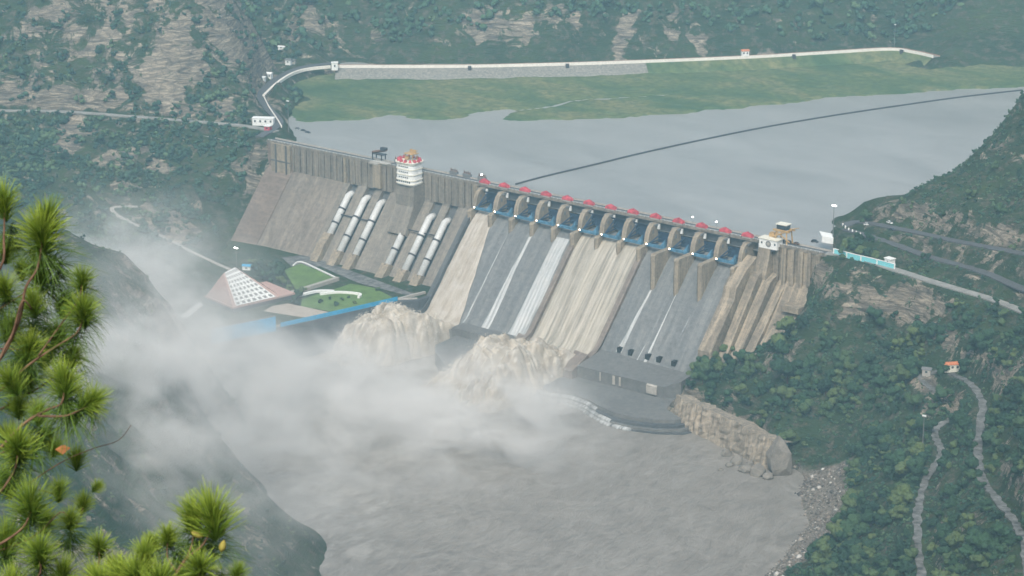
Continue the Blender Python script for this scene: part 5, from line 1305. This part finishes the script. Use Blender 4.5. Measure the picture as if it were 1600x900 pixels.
# ------------------------------------------------------------------ pines close to the camera
M['needle'] = None
k = NT('pine_needles'); t = k.attr('tint'); oi = k.n('ShaderNodeObjectInfo')
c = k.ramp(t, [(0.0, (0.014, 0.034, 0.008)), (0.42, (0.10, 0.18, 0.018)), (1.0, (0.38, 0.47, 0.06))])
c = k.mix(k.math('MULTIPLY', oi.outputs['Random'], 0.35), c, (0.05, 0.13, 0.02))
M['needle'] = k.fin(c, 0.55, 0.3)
k.b.inputs['Subsurface Weight'].default_value = 0.0
k = NT('pine_twig_bark'); n = k.noise(9.0, None, 5); M['twig'] = k.fin(k.ramp(n, [(.3, (.07, .04, .028)), (.7, (.22, .135, .085))]), .9)
M['cone'] = plain('young_cone', (0.30, 0.26, 0.06), 0.7, 0.3, 20)
M['dry_leaf'] = plain('dry_leaf', (0.42, 0.17, 0.07), 0.8, 0.2, 10)
def tuft_mesh(name, seed, n, L, droop, back):
    """a brush of long needles around the last stretch of a shoot that points along +z"""
    r = np.random.default_rng(seed); V, F, T = [], [], []
    for i in range(n):
        h = r.uniform(-.12, .04) * (1 if not back else 1.6); az = r.uniform(0, 2 * math.pi); f = r.random()
        el = math.radians(r.uniform(6, 68) if not back else r.uniform(50, 118)); ln = L * r.uniform(.75, 1.08)
        d = np.array([math.sin(el) * math.cos(az), math.sin(el) * math.sin(az), math.cos(el)])
        sd = np.cross(d, r.normal(size=3)); sd /= np.linalg.norm(sd); w0 = 0.0033
        p = np.array([0, 0, h]); bnd = np.array([0, 0, -1.0]) * droop * r.uniform(.4, 1.3); b0 = len(V)
        for q in range(4):
            s = q / 3; c_ = p + d * ln * s + bnd * ln * s * s; ww = w0 * (1 - .75 * s)
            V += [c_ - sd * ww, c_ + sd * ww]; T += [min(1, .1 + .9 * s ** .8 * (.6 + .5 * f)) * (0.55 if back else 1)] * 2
        for q in range(3): F.append((b0 + 2 * q, b0 + 2 * q + 1, b0 + 2 * q + 3, b0 + 2 * q + 2))
    me = bpy.data.meshes.new(name); me.from_pydata([tuple(v) for v in V], [], F)
    a = me.attributes.new('tint', 'FLOAT', 'POINT'); a.data.foreach_set('value', np.array(T, np.float32)); me.materials.append(M['needle']); return me
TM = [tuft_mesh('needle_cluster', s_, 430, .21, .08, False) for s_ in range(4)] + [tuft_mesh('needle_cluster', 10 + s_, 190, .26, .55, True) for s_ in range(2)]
def pine(label, trunk_px, base_py, dist, tufts, branches, cones=(), extra=None):
    """tufts: (px, py, size, lean, dist offset); branches: pixel polylines with a thickness; all at true size about dist metres away"""
    def at_d(px, py, d): return CAM + ray(px, py) * d
    bp_ = at_d(trunk_px[0], trunk_px[1], dist); gz = hz(bp_[0], bp_[1]); root = tag(empty('pine_tree', (bp_[0], bp_[1], gz)), label, 'pine tree')
    top = at_d(trunk_px[2], trunk_px[3], dist + .3)
    pts = [np.array([bp_[0], bp_[1], gz - .3])]
    for s in (.25, .5, .75, 1): pts.append(np.array([bp_[0], bp_[1], gz]) * (1 - s) + top * s + RNG.normal(size=3) * .03)
    MB().tube(pts, [.16, .13, .10, .07, .03] if dist > 15 else [.10, .08, .06, .045, .02], 10).build('trunk', M['twig'], root, True)
    for pl, th in branches:
        L_ = [at_d(px, py, dist + do) for px, py, do in pl]; L_ = smooth_line(L_, 4)
        MB().tube(L_, list(np.linspace(th, th * .45, len(L_))), 6).build('branch', M['twig'], root, True)
    for i, (px, py, s, lean, do) in enumerate(tufts):
        p = at_d(px, py, dist + do); kind = 4 + i % 2 if s < 0 else i % 4; s = abs(s)
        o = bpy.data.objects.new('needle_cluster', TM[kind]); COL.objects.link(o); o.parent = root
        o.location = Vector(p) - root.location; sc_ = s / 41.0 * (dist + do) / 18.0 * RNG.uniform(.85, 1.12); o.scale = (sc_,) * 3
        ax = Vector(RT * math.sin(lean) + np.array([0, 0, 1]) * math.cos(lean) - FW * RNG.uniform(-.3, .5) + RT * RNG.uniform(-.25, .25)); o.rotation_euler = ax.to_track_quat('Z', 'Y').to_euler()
    for (px, py, lean) in cones:
        p = at_d(px, py, dist); b = MB(); ax = RT * math.sin(lean) + np.array([0, 0, 1]) * math.cos(lean)
        b.tube([p + ax * q for q in (0, .02, .045, .07, .09)], [.010, .022, .026, .018, .004], 9); b.build('cone', M['cone'], root, True)
    if extra: extra(root, at_d, dist)
    return root
T1 = [(6,322,42,.05,0),(65,372,52,-.05,0),(72,350,44,.1,.1),(128,440,34,.05,-.1),(130,492,44,.05,-.1),(8,455,34,0,.1),(52,478,34,0,.2),(62,425,38,.1,.4),(45,548,36,.1,.3),
      (100,600,50,.05,-.3),(140,630,42,.9,-.3),(18,600,36,-.2,.2),(28,705,54,0,-.4),(60,650,30,.3,.3),(48,795,48,.05,-.4),(92,770,30,.2,0),(62,870,52,.0,-.5),(110,815,34,.3,0),(98,900,44,.1,-.3),
      (155,858,40,.1,-.2),(150,908,40,0,-.4),(12,395,34,.1,.6),(30,640,34,.2,.6),(12,760,40,0,.2),(10,850,46,0,.0),(20,920,50,0,-.4),(85,705,26,.4,.2),(15,520,40,.1,.7),(90,530,34,.3,.8),(112,560,30,.2,.9),
      (40,600,40,0,.9),(75,690,36,.1,.9),(120,720,26,.2,.4),(150,762,18,.6,.2),(130,790,26,.2,.5),(180,890,36,.2,.3),(35,425,30,0,.9),(100,480,34,.2,.9),(70,560,34,.2,1.0),(15,690,40,0,1),(70,820,38,.2,.9),
      (65,385,-46,-.3,.1),(125,455,-36,.2,0),(128,500,-44,.2,0),(100,615,-50,-.2,-.2),(138,640,-50,1.2,-.2),(28,720,-48,.3,-.3),(48,800,-40,.3,-.3),(60,880,-44,.2,-.4),(10,470,-36,.4,.2),(50,545,-40,.4,.3),
      (70,450,-50,.3,.8),(90,520,-46,.5,.8),(30,610,-46,.3,.8),(60,680,-46,.3,.8),(110,560,-44,.3,.9),(110,830,-40,.3,.4),(30,560,-46,-.3,.7),(55,500,-46,.3,.6),(18,360,-36,.2,.5),(95,420,-36,.5,.6),(20,840,-50,.2,.6)]
B1 = [([(-60,620,.2),(0,560,.2),(30,500,.1),(40,450,.0),(58,420,0),(66,376,0)],.016),([(-60,480,.2),(0,420,0),(6,370,0),(7,324,0)],.014),([(-60,700,.2),(0,560,.1),(20,520,.1),(35,470,.0),(50,484,.1)],.013),
      ([(-60,760,.0),(0,700,.0),(40,660,-.1),(75,640,-.2),(96,630,-.3),(100,604,-.3)],.015),([(60,650,-.2),(100,650,-.3),(122,642,-.3),(140,634,-.3)],.010),([(-60,640,.3),(0,610,.3),(45,570,.2),(90,540,0),(120,520,-.1),(130,496,-.1)],.013),
      ([(60,556,.1),(100,500,.0),(122,470,-.1),(128,444,-.1)],.008),([(-60,820,-.2),(-10,780,-.3),(20,740,-.4),(28,709,-.4)],.014),([(-60,880,-.2),(0,850,-.3),(35,825,-.4),(48,800,-.4)],.013),([(-60,940,-.3),(20,915,-.4),(60,900,-.5),(62,875,-.5)],.014),
      ([(-30,870,0),(50,840,0),(95,800,0),(110,818,0)],.009),([(40,760,.1),(75,735,.1),(110,715,.2),(148,700,.2),(185,688,.1),(205,664,.1)],.005),([(60,765,0),(92,774,0)],.006),([(50,930,-.1),(110,915,-.2),(150,890,-.2),(155,862,-.2)],.011),
      ([(-60,560,.5),(0,545,.5),(40,548,.3)],.010),([(-60,400,.6),(10,398,.6)],.010),([(110,920,.2),(150,912,-.3)],.01),([(120,820,.4),(130,794,.4)],.005),([(-60,520,.9),(20,470,.9),(60,450,.9),(100,482,.9)],.010),([(-60,740,.9),(20,700,.9),(70,690,.9)],.01),([(0,640,.9),(70,600,.9),(112,564,.9)],.01)]
def leaf_extra(root, at_d, dist):
    p = at_d(98, 702, dist); b = MB(); b.add([p + RT * -.06, p + UP * .035 + FW * .02, p + RT * .06 + UP * .01, p - UP * .04], [(0, 1, 2, 3)]); b.build('dry_leaf', M['dry_leaf'], root)
pine('tall pine with bright green needle brushes filling the left edge', (-110, 900, -60, 250), 900, 18.0, T1, B1, [], leaf_extra)
T2 = [(302,812,46,.0,0),(332,812,56,.1,-.1),(262,842,34,-.2,.1),(312,892,50,0,-.2),(226,872,42,.15,.1),(215,905,44,0,0),(250,915,52,.1,-.3),(370,900,28,.1,0),(192,908,40,-.1,.1),(240,850,26,-.3,.4),(286,905,34,.1,.4),(160,915,40,0,.2),
      (300,830,-48,-.7,.1),(262,850,-40,-.8,.2),(325,835,-40,-.4,.1),(225,880,-36,-.4,.1),(310,900,-36,.3,0),(250,900,-44,-.3,.2),(345,905,-34,.3,.3)]
B2 = [([(255,990,0),(262,930,-.1),(285,880,0),(318,850,-.05),(332,818,-.1)],.012),([(285,885,0),(300,850,0),(302,816,0)],.008),([(270,920,0),(240,900,.1),(226,876,.1)],.008),([(255,990,0),(300,940,-.1),(312,896,-.2)],.008),
      ([(278,895,0),(262,872,.1),(262,846,.1)],.006),([(255,990,0),(330,950,0),(366,925,0),(370,903,0)],.007),([(255,990,0),(215,940,0),(215,908,0)],.008),([(255,990,0),(250,920,-.3)],.008),([(240,960,0),(200,935,.1),(192,910,.1)],.007),([(230,960,.1),(180,940,.2),(160,918,.2)],.007)]
pine('young pine top with cones poking up at the bottom left of the frame', (255, 1000, 258, 940), 1000, 16.0, T2, B2, [(318,838,-1.2),(342,838,.5),(345,862,.3)])

# ------------------------------------------------------------------ spray over the plunge pool
def mist_volume():
    x0, x1, y0, y1, z0, z1 = -300, 300, -560, -70, 3, 190
    o = MB().box(((x0 + x1) / 2, (y0 + y1) / 2, (z0 + z1) / 2), (x1 - x0, y1 - y0, z1 - z0)).build('mist', None)
    tag(o, 'white spray and mist drifting off the plunge pool to the left', None, None, 'stuff')
    m = bpy.data.materials.new('mist'); m.use_nodes = True; t = m.node_tree; t.nodes.clear()
    out = t.nodes.new('ShaderNodeOutputMaterial'); pv = t.nodes.new('ShaderNodeVolumePrincipled'); t.links.new(pv.outputs[0], out.inputs['Volume'])
    pv.inputs['Color'].default_value = (0.985, 0.965, 0.94, 1); pv.inputs['Anisotropy'].default_value = 0.0
    geo = t.nodes.new('ShaderNodeNewGeometry'); pos = geo.outputs['Position']
    def mth(op, a, b=0.0, clamp=False):
        n = t.nodes.new('ShaderNodeMath'); n.operation = op; n.use_clamp = clamp
        for i, v in ((0, a), (1, b)):
            if hasattr(v, 'links'): t.links.new(v, n.inputs[i])
            else: n.inputs[i].default_value = v
        return n.outputs[0]
    total = None
    for (c, rad, amp) in BLOBS:
        mp = t.nodes.new('ShaderNodeMapping'); t.links.new(pos, mp.inputs[0]); mp.vector_type = 'POINT'
        mp.inputs['Scale'].default_value = tuple(1 / q for q in rad); mp.inputs['Location'].default_value = tuple(-c[i] / rad[i] for i in range(3))
        ln = t.nodes.new('ShaderNodeVectorMath'); ln.operation = 'DOT_PRODUCT'; t.links.new(mp.outputs[0], ln.inputs[0]); t.links.new(mp.outputs[0], ln.inputs[1])
        g_ = mth('MULTIPLY', mth('EXPONENT', mth('MULTIPLY', ln.outputs['Value'], -1.0)), amp)
        total = g_ if total is None else mth('ADD', total, g_)
    mp = t.nodes.new('ShaderNodeMapping'); t.links.new(pos, mp.inputs[0]); mp.inputs['Scale'].default_value = (.024, .028, .042)
    nz = t.nodes.new('ShaderNodeTexNoise'); t.links.new(mp.outputs[0], nz.inputs['Vector']); nz.inputs['Scale'].default_value = 1; nz.inputs['Detail'].default_value = 6.0; nz.inputs['Roughness'].default_value = .55; nz.inputs['Distortion'].default_value = .4
    # noise carves the edges: dense cores stay whole, thin parts turn to wisps
    nn_ = mth('MULTIPLY', mth('SUBTRACT', nz.outputs[0], 0.465), 8.0, True)
    dens = mth('MULTIPLY', total, mth('ADD', mth('MULTIPLY', nn_, 1.12), 0.06))
    t.links.new(dens, pv.inputs['Density']); o.data.materials.append(m)
def A_(px, py, z): return tuple(at(px, py, z))
BLOBS = [(A_(570, 655, 12), (78, 50, 22), .11), (A_(735, 668, 12), (52, 36, 26), .13), (A_(430, 625, 20), (60, 50, 26), .09), (A_(805, 655, 10), (26, 26, 13), .06),
         (A_(290, 600, 50), (46, 46, 38), .046), (A_(215, 470, 84), (44, 52, 40), .038), (A_(180, 560, 130), (52, 52, 42), .024), (A_(460, 715, 9), (70, 46, 13), .022), (A_(175, 405, 74), (40, 46, 24), .030), (A_(240, 620, 85), (55, 52, 36), .026),
         (A_(270, 740, 75), (80, 62, 45), .015), (A_(585, 540, 20), (24, 22, 13), .028), (A_(790, 590, 17), (34, 26, 12), .034)]
mist_volume()
# ------------------------------------------------------------------ haze: one closed box of even air round the whole scene
hb = MB().box((-200, 150, 395), (3200, 3500, 810)).build('haze', None)
tag(hb, 'pale blue haze filling the valley air', None, None, 'stuff')
m = bpy.data.materials.new('haze'); m.use_nodes = True; t = m.node_tree; t.nodes.clear()
out = t.nodes.new('ShaderNodeOutputMaterial'); pv = t.nodes.new('ShaderNodeVolumePrincipled'); t.links.new(pv.outputs[0], out.inputs['Volume'])
pv.inputs['Color'].default_value = (0.50, 0.83, 1.0, 1); pv.inputs['Density'].default_value = 0.00015; pv.inputs['Anisotropy'].default_value = 0.1
hb.data.materials.append(m)
